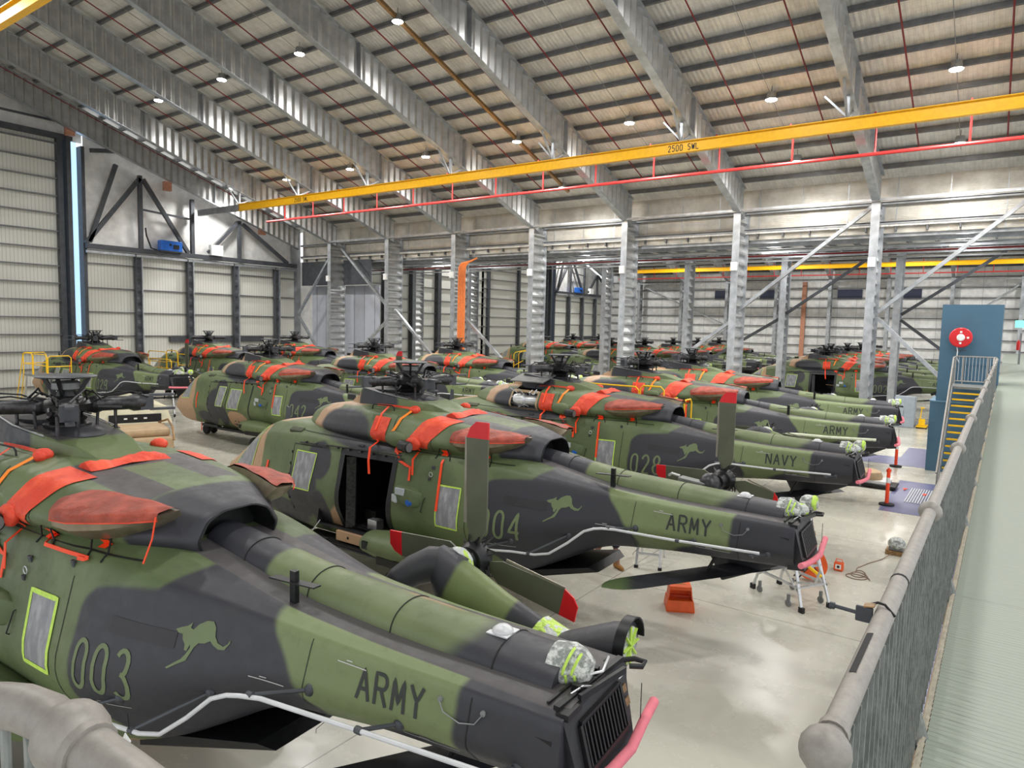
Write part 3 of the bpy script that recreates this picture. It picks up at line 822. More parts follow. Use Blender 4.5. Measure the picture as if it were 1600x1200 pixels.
# ---------------------------------------------------------------- floor props
# grey cabinet
gc = thing('grey_cabinet', 'grey steel cabinet standing beyond the farthest near-row tail', 'cabinet', (-4.3, 43.4, 0))
MB().box((0, 0, .85), (1.0, .7, 1.7)).build('body', plain('cabinet grey', rgb(150, 160, 170), .5, 0, .05), gc, bevel=.02)
for s in (-.24, .24): MB().box((s, -.36, .85), (.46, .02, 1.6)).build('door', plain('cabinet door grey', rgb(158, 168, 178), .5, 0, .05), gc)
pj = thing('pallet_jack', 'small yellow trolley truck beside the grey cabinet', 'trolley', (-3.45, 43.6, 0))
MB().box((0, 0, .12), (.5, 1.0, .08)).build('deck', M['stand_yellow'], pj)
m = MB(); m.bar((-.12, -.3, .15), (-.02, -.45, 1.15), .05, .05); m.bar((-.1, -.45, 1.15), (.1, -.45, 1.15), .06, .06); m.box((0, -.3, .35), (.3, .2, .35)); m.build('handle', M['stand_yellow'], pj)
for s in (-.22, .22):
    for yy in (-.4, .4): MB().cyl((s-.03, yy, .08), (s+.03, yy, .08), .08, 12).build('wheel', M['rubber'], pj)

# orange step stool
ss = thing('step_stool', 'orange plastic step stool on the floor under the tail boom of 004', 'stool', (-4.55, 11.8, 0), .5)
ss.scale = (.93, .93, .93)
def frame_ring(a, z, t): return [(-a[0], -a[1], z), (a[0], -a[1], z), (a[0], a[1], z), (-a[0], a[1], z)]
m = MB()
m.rings([frame_ring((.27, .23), .0, 0), frame_ring((.275, .235), .03, 0), frame_ring((.25, .21), .22, 0), frame_ring((.235, .2), .225, 0)], cap=False)
m.build('base_skirt', M['orange'], ss, bevel=.008)
m = MB(); m.box((0, .03, .215), (.46, .38, .02)); m.build('lower_step', M['orange'], ss)
m = MB()
for sx in (-1, 1):
    m.prism([(sx*.22, -.16, .2), (sx*.22, .17, .2), (sx*.19, .15, .46), (sx*.19, -.13, .46)], (sx*.02, 0, 0))
m.box((0, .16, .4), (.4, .02, .14)); m.box((0, .165, .25), (.42, .02, .1)); m.box((0, -.15, .44), (.4, .02, .05))
m.build('side_panels', M['orange'], ss)
MB().box((0, .01, .47), (.42, .33, .025)).build('top_step', M['orange'], ss, bevel=.008)
MB().prism([(-.13, -.02, .4838), (.13, -.02, .4838), (.0, .1, .4838)], (0, 0, .002)).build('grip_recess', M['boot'], ss)

# aluminium work platform under the tail of 004
wp = thing('work_platform', 'silver aluminium folding work platform on castors under the tail of 004', 'platform', (-3.05, 13.62, 0), -.55)
def leg(p, q, nm='leg', w=.05): MB().bar(p, q, w, .03).build(nm, M['alu'], wp)
for sx in (-1, 1):
    for sy in (-1, 1):
        leg((sx*.62, sy*.34, .06), (sx*.3, sy*.28, 1.05))
        MB().box((sx*.625, sy*.342, .05), (.1, .06, .1)).build('rubber_foot', M['rubber'], wp)
    leg((sx*.5, -.33, .42), (sx*.5, .33, .42), 'cross_bar'); leg((sx*.4, -.3, .75), (sx*.4, .3, .75), 'cross_bar')
for sy in (-1, 1):
    leg((-.5, sy*.33, .42), (.5, sy*.33, .42), 'side_bar', .07); leg((-.55, sy*.34, .3), (.35, sy*.28, .95), 'diagonal', .03)
    leg((.55, sy*.34, .3), (-.1, sy*.3, .9), 'diagonal', .03)
MB().box((0, 0, 1.06), (.62, .56, .04)).build('deck', M['alu'], wp)
MB().tube([(.45, -.3, .5), (.85, -.3, .62), (.95, -.3, .9), (.8, -.3, 1.2)], .02, 8).build('loop_handle', M['alu'], wp)
MB().bar((.2, -.2, .95), (.62, .1, .62), .06, .04).build('yellow_brace', M['stand_yellow'], wp)
for (x, y) in ((-.42, -.36), (.32, -.36), (-.3, .36), (.4, .36)):
    c = MB(); c.cyl((x, y-.015, .065), (x, y+.015, .065), .065, 16); c.box((x, y, .16), (.04, .05, .14)); c.build('castor', M['hub_grey'], wp)
# second ladder seen behind the tail boom near the person
ld = thing('step_ladder', 'silver step ladder behind the walking person in shorts', 'ladder', (-5.95, 13.6, 0), .3)
for sx in (-.25, .25):
    MB().bar((sx, -.3, 0), (sx*.8, .1, 1.55), .05, .03).build('front_rail', M['alu'], ld)
    MB().bar((sx, .62, 0), (sx*.8, .15, 1.5), .04, .03).build('rear_rail', M['alu'], ld)
    MB().box((sx, -.3, .03), (.08, .05, .06)).build('rubber_foot', M['rubber'], ld)
for k in range(5): MB().box((0, -.3+.08*(k+1), .3*(k+1)), (.46, .08, .03)).build('step', M['alu'], ld)

# orange power box, hose, wrapped lamp, bollards
pb = thing('power_box', 'small orange power outlet box on the floor behind the pink foam', 'power box', (-2.6, 15.9, 0))
pb.scale = (.72, .72, .72)
MB().box((0, 0, .13), (.26, .22, .24)).build('body', M['orange'], pb, bevel=.03)
MB().box((0, -.112, .14), (.16, .01, .14)).build('socket_panel', M['white'], pb)
MB().lathe([(.001, -.125), (.04, -.125), (.04, -.11)], c=(0, 0, .14), n=14, axis='Y').build('socket', M['rubber'], pb)
MB().tube([(-.1, 0, .25), (-.08, 0, .34), (.08, 0, .34), (.1, 0, .25)], .014, 6).build('handle', M['orange'], pb)
pts = []
for k in range(40):
    a = k*.4; pts.append((-2.2+.25*math.cos(a)*(1-k/60), 15.6+.2*math.sin(a)+.01*k, .012))
pts += [(-2.3, 16.3, .012), (-2.15, 16.8, .012), (-1.95, 17.3, .012), (-1.8, 17.85, .05)]
o = MB().tube(pts, .009, 5).build('extension_lead', plain('brown cable', rgb(126, 96, 74), .6)); o['label'] = 'thin brown extension lead coiled on the floor beside the orange power box'; o['category'] = 'cable'
hs = thing('hose_drum', 'orange hose drum standing behind the silver work platform', 'hose drum', (-2.95, 14.85, 0), .3)
MB().lathe([(.001, -.12), (.3, -.12), (.3, -.09), (.24, -.08), (.24, .08), (.3, .09), (.3, .12), (.001, .12)], c=(0, 0, .36), n=28, axis='Y').build('drum', M['orange'], hs, smooth=True)
m = MB(); m.tube([(-.3, -.16, 0), (0, -.16, .4), (.3, -.16, 0)], .016, 6); m.tube([(-.3, .16, 0), (0, .16, .4), (.3, .16, 0)], .016, 6); m.build('stand', M['black'], hs)
wl = thing('wrapped_beacon', 'white plastic-wrapped beacon on a low wooden block on the floor', 'beacon', (-1.75, 18.0, 0))
MB().box((0, 0, .05), (.42, .36, .1)).build('wooden_block', M['brown'], wl)
MB().ball((0, 0, .24), .19, 14, sz=.8).build('plastic_wrap', M['wrap_white'], wl, smooth='all')
MB().box((0, 0, .14), (.3, .28, .1)).build('body', M['hub_grey'], wl, bevel=.02)
def bollard(x, y, lab):
    t = thing('bollard', lab, 'bollard', (x, y, 0))
    MB().lathe([(.21, 0), (.21, .05), (.08, .07), (.001, .08)], n=20).build('base', M['rubber'], t)
    MB().lathe([(.055, .06), (.052, .34)], n=16).build('post', M['safety_orange'], t, smooth=True)
    MB().lathe([(.056, .68), (.054, .84)], n=16).build('reflective_band', M['white'], t, smooth=True)
    MB().lathe([(.053, .34), (.05, 1.06), (.03, 1.12), (.001, 1.13)], n=16).build('upper_post', M['safety_orange'], t, smooth=True)
    MB().lathe([(.07, 1.02), (.07, 1.08)], n=16).build('collar', M['safety_orange'], t)
bollard(-2.58, 23.0, 'nearer orange and white bollard on the purple floor paint')
bollard(-3.15, 30.0, 'farther orange and white bollard beside the wheeled trolley')
gt = thing('floor_grate', 'ribbed floor mat with orange tape inside the purple painted area', 'mat', (-1.45, 24.9, .006))
m = MB()
for k in range(22): m.box((-.75+.07*k, 0, .012), (.03, 2.3, .02))
m.build('mat_ribs', M['white_rod'], gt)
for q in ((-1.0, .9), (-.4, .4), (.2, -.1)): MB().prism([(q[0], q[1], .026), (q[0]+.14, q[1]+.04, .026), (q[0]+.06, q[1]-.32, .026)], (0, 0, .002)).build('tape_piece', M['safety_orange'], gt)
tl = thing('wheeled_trolley', 'low black and white wheeled trolley behind the navy helicopter tail', 'trolley', (-3.25, 25.6, 0))
MB().box((0, 0, .1), (1.3, .9, .08)).build('base', M['black'], tl, bevel=.02)
MB().box((-.05, 0, .2), (1.0, .7, .12)).build('upper_base', M['white'], tl, bevel=.02)
MB().lathe([(.4, .26), (.42, .36), (.36, .5), (.2, .56), (.001, .57)], c=(-.2, 0, 0), n=20).build('tank', M['tan'], tl, smooth=True)
for sx in (-.55, .55):
    for sy in (-.38, .38): MB().cyl((sx, sy-.02, .05), (sx, sy+.02, .05), .05, 12).build('castor', M['rubber'], tl)

# yellow access stands
def stand(name, label, loc, rz, rails, platform=None, zf=0.0, legs=True):
    t = thing(name, label, 'access stand', loc, rz)
    for r in rails: MB().tube(r, .024, 8).build('guard_tube', M['stand_yellow'], t, smooth=True)
    if platform:
        MB().box(platform[0], platform[1]).build('platform', M['galv_dull'], t)
        c, d = platform
        for sx in (-.45, .45):
            for sy in (-.45, .45):
                MB().bar((c[0]+sx*d[0], c[1]+sy*d[1], c[2]), (c[0]+sx*d[0]*1.25, c[1]+sy*d[1]*1.15, .06), .07, .07).build('leg', M['alu'], t)
                MB().cyl((c[0]+sx*d[0]*1.25, c[1]+sy*d[1]*1.15-.03, .08), (c[0]+sx*d[0]*1.25, c[1]+sy*d[1]*1.15+.03, .08), .08, 12).build('castor', M['rubber'], t)
    return t
def loop(x0, x1, y, z0, z1, mid=True):
    r = [[(x0, y, z0), (x0, y, z1-.1), (x0+.1, y, z1), (x1-.1, y, z1), (x1, y, z1-.1), (x1, y, z0)]]
    if mid: r.append([(x0, y, (z0+z1)/2), (x1, y, (z0+z1)/2)])
    return r
def loopy(x, y0, y1, z0, z1):
    return [[(x, y0, z0), (x, y0, z1-.1), (x, y0+.1, z1), (x, y1-.1, z1), (x, y1, z1-.1), (x, y1, z0)], [(x, y0, (z0+z1)/2), (x, y1, (z0+z1)/2)]]
stand('access_stand', 'yellow railed access stand on the near side of the helicopter at the left', (-37.6, 14.1, 0), 0,
      loop(-2.0, -.9, -.5, 2.1, 3.15)+loop(-.8, .8, -.5, 2.1, 3.15)+loopy(-2.0, -.5, .5, 2.1, 3.15)+loopy(.9, -.5, .5, 2.1, 3.1)+[[(-2.0, -.5, 2.1), (-2.7, -.5, 0)], [(-1.7, -.5, 2.1), (-2.4, -.5, 0)], [(-2.0, -.5, 3.1), (-2.9, -.5, 1.0), (-2.9, -.5, 0)]],
      ((0, 0, 2.08), (3.6, 1.1, .1)))
stand('access_stand', 'yellow railed access stand behind the tail of the helicopter at the left', (-35.9, 18.9, 0), 0,
      loop(-2.8, -.9, .4, 2.1, 3.2)+loop(-.85, .25, .4, 2.1, 3.3)+loop(.3, 1.3, .4, 2.0, 3.15)+loop(-.85, 1.3, -.5, 2.0, 2.9),
      ((-.6, 0, 2.05), (4.0, 1.1, .1)))
stand('access_stand', 'yellow tube access stand with ladder rails behind helicopter 028', (-9.0, 19.4, 0), 0,
      loop(-1.9, .2, -.6, 2.5, 3.35, False)+loop(.25, 1.0, -.6, 2.5, 3.4, False)+loopy(1.35, -.9, -.35, 1.2, 3.1)+loopy(1.75, -.9, -.35, 1.2, 3.1)+[[(1.35, -.9, 3.08), (1.75, -.9, 3.08)], [(1.35, -.9, 2.2), (1.75, -.9, 2.2)], [(1.35, -.9, 2.65), (1.75, -.9, 2.65)]],
      ((-.4, 0, 2.4), (3.0, 1.0, .1)))

# tan military vehicle parked behind 003
vh = thing('utility_vehicle', 'sand-coloured utility vehicle with a cream tarpaulin top parked behind 003', 'vehicle', (-24.3, 11.6, 0), R(-20))
m = MB(); m.box((-1.4, 0, .95), (3.0, 1.9, .8)); m.box((1.2, 0, .9), (2.2, 1.8, .6)); m.build('body', M['tan'], vh, bevel=.08)
m = MB(); m.add([(-3.1, -1.15, 1.35), (.3, -1.15, 1.4), (.3, 1.15, 1.4), (-3.1, 1.15, 1.35), (-3.0, -.9, 1.9), (-.0, -1.0, 1.95), (-.0, 1.0, 1.95), (-3.0, .9, 1.9), (-1.5, 0, 2.3), (-.2, 0, 2.15)],
      [(0, 1, 5, 4), (1, 2, 6, 9, 5), (2, 3, 7, 6), (3, 0, 4, 7), (4, 5, 9, 8), (5, 9, 9), (6, 7, 8, 9), (7, 4, 8)]); m.f = [f for f in m.f if len(set(f)) > 2]; m.build('tarpaulin', M['tarp'], vh)
MB().box((.24, 0, 1.58), (.06, 1.6, .32)).build('grille', M['black'], vh, bevel=.02)
for s in (-.3, 0, .3): MB().box((.28, s, 1.6), (.02, .1, .05)).build('marker_light', M['white'], vh)
m = MB(); m.box((1.2, .1, 1.32), (1.6, 1.5, .25)); m.build('bonnet', M['tan'], vh, bevel=.1)
MB().tube([(.4, .7, 1.45), (1.0, .9, 1.62), (2.0, .9, 1.5), (2.3, .9, 1.1)], .035, 8).build('snorkel_hose', M['brown'], vh)
for x in (-2.2, 1.4):
    for s in (-.85, .85):
        w_ = MB(); w_.lathe([(.2, -.13), (.42, -.13), (.46, -.06), (.46, .06), (.42, .13), (.2, .13)], c=(x, s, .46), n=24, axis='Y'); w_.build('wheel', M['rubber'], vh, smooth=True)
m = MB(); m.tube([(-.1, -1.0, 1.4), (-.1, -1.45, 1.5), (-.1, -1.45, 1.75)], .02, 6); m.box((-.1, -1.45, 1.75), (.06, .2, .3)); m.build('mirror', M['black'], vh)
stand('access_stand', 'lone yellow stand rail between the fourth and fifth columns behind the middle row', (-27.9, 40.0, 0), 0,
      [[(-.6, 0, 0), (-.6, 0, 3.0), (-.5, 0, 3.15), (.6, 0, 3.4)], [(-.6, 0, 2.2), (.2, 0, 2.6)], [(-.6, .6, 0), (-.6, .6, 3.0), (-.5, .6, 3.15), (.6, .6, 3.4)]],
      ((.5, .3, 2.0), (1.6, .8, .08)))
# ================================================================ helicopters
# local frame of an airframe: x aft of the rotor mast, y = -(port side), z above the floor
class HB(MB):
    """mesh builder working in (aft, port, up)"""
    def build(s, name, mat, parent=None, smooth=False, bevel=0.0, **props):
        s.v = [(x, -y, z) for x, y, z in s.v]
        return MB.build(s, name, mat, parent, smooth, bevel, **props)

def interp(st, x):
    for a, b in zip(st[:-1], st[1:]):
        if a[0] <= x <= b[0]:
            t = (x-a[0])/(b[0]-a[0]); return [p+(q-p)*t for p, q in zip(a, b)]
    return list(st[-1] if x > st[-1][0] else st[0])
def chaikin(P, it=2):
    for _ in range(it):
        Q = []
        n = len(P)
        for i in range(n):
            a, b = P[i], P[(i+1) % n]
            Q.append((a[0]*.75+b[0]*.25, a[1]*.75+b[1]*.25)); Q.append((a[0]*.25+b[0]*.75, a[1]*.25+b[1]*.75))
        P = Q
    return P
def smooth_stations(st, step):
    xs = []
    x = st[0][0]
    while x < st[-1][0]-1e-6: xs.append(x); x += step
    xs.append(st[-1][0])
    out = []
    for x in xs:
        acc = [0]*len(st[0])
        for k, wgt in ((-1.2, 1), (0, 2), (1.2, 1)):
            xx = min(max(x+k*.16, st[0][0]), st[-1][0])
            q = interp(st, xx)
            acc = [a+v*wgt/4 for a, v in zip(acc, q)]
        acc[0] = x
        if x == st[0][0] or x == st[-1][0]: acc = list(interp(st, x))
        out.append(acc)
    return out
def ring(s, it=2):
    x, zb_, hb, zm, hm, zs, hs, zt, ht = s
    half = [(hb, zb_), (hm, zm), (hs, zs), (ht, zt)]
    P = half+[(-a, b) for a, b in reversed(half)]
    # extra vertices keep flats
    Q = []
    n = len(P)
    for i in range(n):
        a, b = P[i], P[(i+1) % n]
        Q.append(a); Q.append(((a[0]+b[0])/2, (a[1]+b[1])/2))
    return [(x, a, b) for a, b in chaikin(Q, it)]
BODY = [(-5.42, .86, .4, 1.15, .6, 1.44, .55, 1.5, .35), (-5.34, .76, .52, 1.18, .8, 1.54, .7, 1.6, .45), (-5.1, .7, .62, 1.25, .98, 1.64, .84, 1.78, .56),
        (-4.65, .64, .72, 1.3, 1.12, 1.74, .95, 2.04, .66), (-4.25, .6, .78, 1.35, 1.18, 2.05, .97, 2.32, .68), (-3.85, .6, .8, 1.4, 1.22, 2.36, 1.0, 2.6, .68),
        (-3.45, .6, .84, 1.45, 1.27, 2.54, 1.02, 2.82, .68), (-2.9, .6, .86, 1.5, 1.3, 2.62, 1.06, 2.88, .66), (-2.0, .58, .95, 1.5, 1.4, 2.66, 1.16, 2.9, .75),
        (2.35, .58, .95, 1.52, 1.46, 2.7, 1.18, 2.88, .75), (3.0, .66, .92, 1.58, 1.46, 2.66, 1.14, 2.82, .72), (3.6, .86, .8, 1.66, 1.34, 2.6, 1.02, 2.73, .66),
        (4.3, 1.22, .6, 1.8, 1.08, 2.52, .84, 2.61, .6), (4.65, 1.42, .52, 1.86, .95, 2.47, .77, 2.55, .57), (5.0, 1.52, .46, 1.92, .86, 2.43, .7, 2.5, .54), (6.0, 1.62, .38, 1.95, .72, 2.39, .64, 2.45, .5),
        (7.0, 1.68, .36, 1.98, .65, 2.38, .6, 2.44, .48), (7.78, 1.74, .36, 2.0, .62, 2.37, .58, 2.43, .46)]
COWL = [(-2.86, 2.8, .02, 2.92, .08, 2.98, .05, 3.02, .02), (-2.65, 2.7, .2, 2.9, .42, 3.04, .3, 3.14, .14), (-2.15, 2.6, .5, 2.88, .76, 3.14, .56, 3.27, .3),
        (-1.5, 2.6, .7, 2.88, .98, 3.22, .76, 3.37, .45), (-.6, 2.6, .8, 2.9, 1.1, 3.27, .9, 3.42, .5), (.5, 2.6, .85, 2.92, 1.18, 3.3, .95, 3.4, .55),
        (1.5, 2.6, .88, 2.92, 1.24, 3.28, .95, 3.37, .55), (2.2, 2.6, .85, 2.92, 1.16, 3.22, .86, 3.31, .5), (2.7, 2.6, .78, 2.9, 1.04, 3.18, .78, 3.27, .42),
        (3.1, 2.58, .62, 2.87, .84, 3.13, .6, 3.22, .32), (3.4, 2.54, .42, 2.84, .62, 3.08, .45, 3.16, .24), (3.56, 2.52, .34, 2.81, .5, 3.02, .38, 3.1, .2)]
body_rings = [ring(s) for s in smooth_stations(BODY, .1)]
cowl_rings = [ring(s) for s in smooth_stations(COWL, .09)]
def tri_bvh(ringsets):
    V = []; F = []
    for rs in ringsets:
        n = len(rs[0]); b = len(V)
        for r in rs: V += [Vector(p) for p in r]
        for i in range(len(rs)-1):
            for k in range(n):
                k2 = (k+1) % n
                F.append((b+i*n+k, b+i*n+k2, b+(i+1)*n+k2, b+(i+1)*n+k))
    return BVHTree.FromPolygons(V, F)
BV = tri_bvh([body_rings, cowl_rings]); BVB = tri_bvh([body_rings]); BVC = tri_bvh([cowl_rings])
def side(x, z, off=.004, bv=None, sgn=1):
    h = (bv or BV).ray_cast(Vector((x, 3*sgn, z)), Vector((0, -sgn, 0)))
    if h[0] is None: return Vector((x, .6*sgn, z))
    nrm = h[1] if h[1].dot(Vector((0, sgn, 0))) > 0 else -h[1]
    return h[0]+nrm*off
def top(x, y, off=.004, bv=None):
    h = (bv or BV).ray_cast(Vector((x, y, 6)), Vector((0, 0, -1)))
    if h[0] is None: return Vector((x, y, 3.0))
    nrm = h[1] if h[1].z > 0 else -h[1]
    return h[0]+nrm*off
def side_quad(mb, c, off=.004, n=8, bv=None, sgn=1):
    """c = tl,tr,br,bl as (x,z)"""
    def fn(u, v):
        x = (c[0][0]*(1-u)+c[1][0]*u)*(1-v)+(c[3][0]*(1-u)+c[2][0]*u)*v
        z = (c[0][1]*(1-u)+c[1][1]*u)*(1-v)+(c[3][1]*(1-u)+c[2][1]*u)*v
        return side(x, z, off, bv, sgn)
    mb.grid(fn, n, n)
def ribbon(mb, pts, wdt, off=.006, proj=None, step=.04, closed=False):
    """2D polyline to a strip laid on the skin"""
    proj = proj or (lambda x, z: side(x, z, off))
    P = [Vector(p) for p in pts]
    if closed: P.append(P[0])
    Q = []
    for a, b in zip(P[:-1], P[1:]):
        n = max(1, int((b-a).length/step))
        for i in range(n): Q.append(a.lerp(b, i/n))
    Q.append(P[-1])
    L = []
    for i, q in enumerate(Q):
        a = Q[max(0, i-1)]; b = Q[min(len(Q)-1, i+1)]
        if closed and i in (0, len(Q)-1): a, b = Q[-2], Q[1]
        d = (b-a); d = d.normalized() if d.length > 1e-6 else Vector((1, 0))
        L.append(Vector((-d.y, d.x))*wdt/2)
    base = len(mb.v)
    for q, n in zip(Q, L):
        mb.v.append(tuple(proj(*(q+n)))); mb.v.append(tuple(proj(*(q-n))))
    for i in range(len(Q)-1):
        mb.f.append((base+2*i, base+2*i+1, base+2*i+3, base+2*i+2))
def arc(cx, cz, rx, rz, a0, a1, n=10):
    return [(cx+rx*math.cos(R(a0+(a1-a0)*i/n)), cz+rz*math.sin(R(a0+(a1-a0)*i/n))) for i in range(n+1)]
GL = {
    '0': [arc(.5, .72, .42, .28, 0, 180)+arc(.5, .28, .42, .28, 180, 360)+[(.92, .72)]],
    '1': [[(.3, .85), (.55, 1), (.55, 0)]],
    '2': [arc(.5, .72, .42, .28, 170, -30, 10)+[(.08, .0), (.95, .0)]],
    '3': [arc(.48, .75, .4, .25, 150, -80, 10), arc(.48, .26, .44, .28, 88, -150, 12)],
    '4': [[(.78, 0), (.78, 1), (.05, .3), (1.0, .3)]],
    '8': [arc(.5, .76, .36, .24, 0, 360, 18), arc(.5, .27, .44, .27, 0, 360, 18)],
    '9': [arc(.5, .7, .42, .3, 0, 360, 18), [(.92, .7), (.92, .3)]+arc(.5, .28, .42, .28, 0, -150, 10)],
    '5': [[(.9, 1), (.15, 1), (.12, .55)]+arc(.48, .32, .42, .32, 110, -150, 12)],
    '6': [arc(.5, .3, .42, .3, 0, 360, 18), [(.08, .3), (.08, .7)]+arc(.5, .72, .42, .28, 180, 30, 10)],
    'A': [[(0, 0), (.5, 1), (1, 0)], [(.2, .36), (.8, .36)]],
    'R': [[(.05, 0), (.05, 1), (.6, 1)]+arc(.6, .76, .36, .24, 90, -90, 8)+[(.05, .52)], [(.5, .52), (.98, 0)]],
    'M': [[(.02, 0), (.1, 1), (.5, .25), (.9, 1), (.98, 0)]],
    'Y': [[(0, 1), (.5, .5), (1, 1)], [(.5, .5), (.5, 0)]],
    'N': [[(.05, 0), (.05, 1), (.95, 0), (.95, 1)]],
    'V': [[(0, 1), (.5, 0), (1, 1)]],
    'S': [arc(.5, .76, .42, .24, 30, 270, 10)+arc(.5, .26, .42, .26, 90, -150, 10)],
    'W': [[(0, 1), (.25, 0), (.5, .8), (.75, 0), (1, 1)]],
    'L': [[(.05, 1), (.05, 0), (.95, 0)]],
}
def lettering(mb, text, x, z, w_, h, pitch, stroke, proj=None, off=.006):
    for ch in text:
        if ch != ' ':
            for pl in GL[ch]:
                ribbon(mb, [(x+u*w_, z+v*h) for u, v in pl], stroke, off, proj, step=.03)
        x += pitch

Y3 = 3.0
def P3(x, z, rx, rz, rot=0): return ((x, 0, z), (rx, Y3, rz), rot)
MAT_BODY = camo('fuselage camouflage with painted light',
    dark=[P3(8.1, 1.95, 1.22, 1.5), P3(6.6, 1.52, .75, .36),
          P3(-1.35, 2.2, .42, .42), P3(-1.8, 1.6, .55, .7), P3(-2.5, 1.0, .8, .33), P3(-1.3, 1.2, .35, .5), P3(-.2, 2.74, 1.3, .13)],
    tan=[P3(-4.85, 1.2, 1.35, 1.0), P3(-3.7, 1.9, .36, 1.1), P3(-.35, 1.08, .72, .42), P3(2.4, .62, 1.7, .24), ((-3.2, 0, 2.9), (.45, .7, .2), 0)],
    polys=[[(2.82, 2.28), (3.0, 2.5), (4.95, 2.52), (5.5, 1.75), (5.2, 1.2), (4.3, .75), (3.4, .9), (2.85, 1.45)], [(3.55, 2.35), (4.05, 2.85), (4.75, 2.85), (5.1, 2.3)]],
    pale=[P3(6.0, 2.2, 1.7, .55)], deck=[((5.7, 0, 2.75), (2.35, .5, .36))])  # pale: boom brightened in its colour, as the lighting makes it look
MAT_COWL = camo('camouflage on the engine cowling',
    dark=[P3(-.85, 2.95, .85, .36), P3(3.9, 2.9, 1.05, .9)],
    tan=[((-1.78, 0, 3.0), (.24, 3, .42), 0), ((-1.62, 0, 3.25), (.33, 3, .2), 0), ((-1.25, 0, 3.42), (.75, .8, .13), 0)],
    deck=[((2.15, .42, 3.4), (.6, .2, .3)), ((2.15, -.5, 3.4), (.75, .2, .3)), ((1.72, 0, 3.4), (.12, .62, .3))])
MAT_SHAFT = camo('camouflage on the drive shaft cover', dark=[P3(3.5, 2.8, .85, .7), P3(7.55, 2.42, .95, .27), P3(7.9, 2.6, .45, .6)],
    tan=[((6.15, .14, 2.8), (.75, .14, .2), 0)], g1=rgb(98, 110, 74), g2=rgb(108, 120, 82))
MAT_GREEN = camo('plain green airframe paint')
MAT_FAIR = camo('mast fairing paint', dark=[((-.4, 0, 3.5), (.55, 3, .4), 0)], tan=[((-1.35, 0, 3.5), (.42, 3, .6), 0)], deck=[((-.3, 0, 3.74), (1.12, .42, .2))])
MAT_FIN = camo('tail fin paint', dark=[((7.0, 1.0, 2.0), (.72, 3, .9), 0), ((5.0, 1.3, 2.5), (.55, 3, .8), 0)], g1=rgb(98, 112, 68), g2=rgb(108, 122, 74))
MAT_DARKPNT = camo('charcoal airframe paint', g1=rgb(43, 44, 49), g2=rgb(52, 53, 58))
M_NUM = plain('pale green stencil', rgb(108, 122, 86), .6, 0, .05)
M_LET = plain('charcoal stencil', rgb(48, 52, 50), .6, 0, .05)
M_TINY = plain('white stencil', rgb(200, 200, 198), .6, 0, .05)
M_SEAM = plain('dark seam', rgb(28, 30, 26), .7, 0)
KANG = [(4.022, 2.245), (4.081, 2.269), (4.139, 2.287), (4.179, 2.319), (4.17, 2.275), (4.2, 2.261), (4.245, 2.312), (4.321, 2.352), (4.386, 2.354), (4.422, 2.309), (4.435, 2.237), (4.475, 2.186), (4.538, 2.166), (4.575, 2.191), (4.593, 2.228), (4.6, 2.204), (4.556, 2.14), (4.492, 2.136), (4.437, 2.16), (4.396, 2.192), (4.345, 2.165), (4.285, 2.159), (4.249, 2.118), (4.223, 2.058), (4.201, 2.005), (4.111, 1.958), (4.035, 1.914), (4.016, 1.922), (4.088, 1.971), (4.147, 2.009), (4.179, 2.049), (4.211, 2.11), (4.204, 2.138), (4.184, 2.08), (4.157, 2.087), (4.15, 2.131), (4.117, 2.17), (4.104, 2.213), (4.056, 2.219)]

def part(mb, name, mat, par, smooth=True, skip=None, **kw):
    o = mb.build(name, mat, par, smooth, **kw)
    if skip: o['_skip'] = skip
    return o

def loft(rs, cap=True):
    m = HB(); m.rings(rs, cap); return m
def crumple_patch(fn, nu, nv, amp, seed, edge=.3):
    rnd = random.Random(seed); m = HB()
    H = [[rnd.uniform(0, amp) for _ in range(nu+1)] for _ in range(nv+1)]
    def f(u, v):
        i, j = int(round(u*nu)), int(round(v*nv))
        h = H[j][i] if 0 < i < nu and 0 < j < nv else .003
        p, n = fn(u, v)
        return p+n*h
    m.grid(f, nu, nv); return m
def surf_patch(c, off, bv=None):
    """c: four corners (x,y,z) approx; returns point on the cowling along rays from the mast axis"""
    bvh = bv or BVC
    def fn(u, v):
        p = (Vector(c[0])*(1-u)+Vector(c[1])*u)*(1-v)+(Vector(c[3])*(1-u)+Vector(c[2])*u)*v
        o = Vector((p.x, 0, 2.75)); d = (p-o).normalized()
        h = bvh.ray_cast(o+d*3, -d)
        if h[0] is None: return p, d
        return h[0]+d*off, d
    return fn
def streamer(pts, wdt=.055, name='streamer'):
    """flat ribbon following 3D pts"""
    m = HB(); P = [Vector(p) for p in pts]; rings = []
    for i, p in enumerate(P):
        d = (P[min(i+1, len(P)-1)]-P[max(0, i-1)]).normalized()
        a = d.cross(Vector((0, 1, .15))).normalized()*wdt/2
        b = Vector((0, .004, 0))
        rings.append([p-a-b, p+a-b, p+a+b, p-a+b])
    m.rings(rings); return m

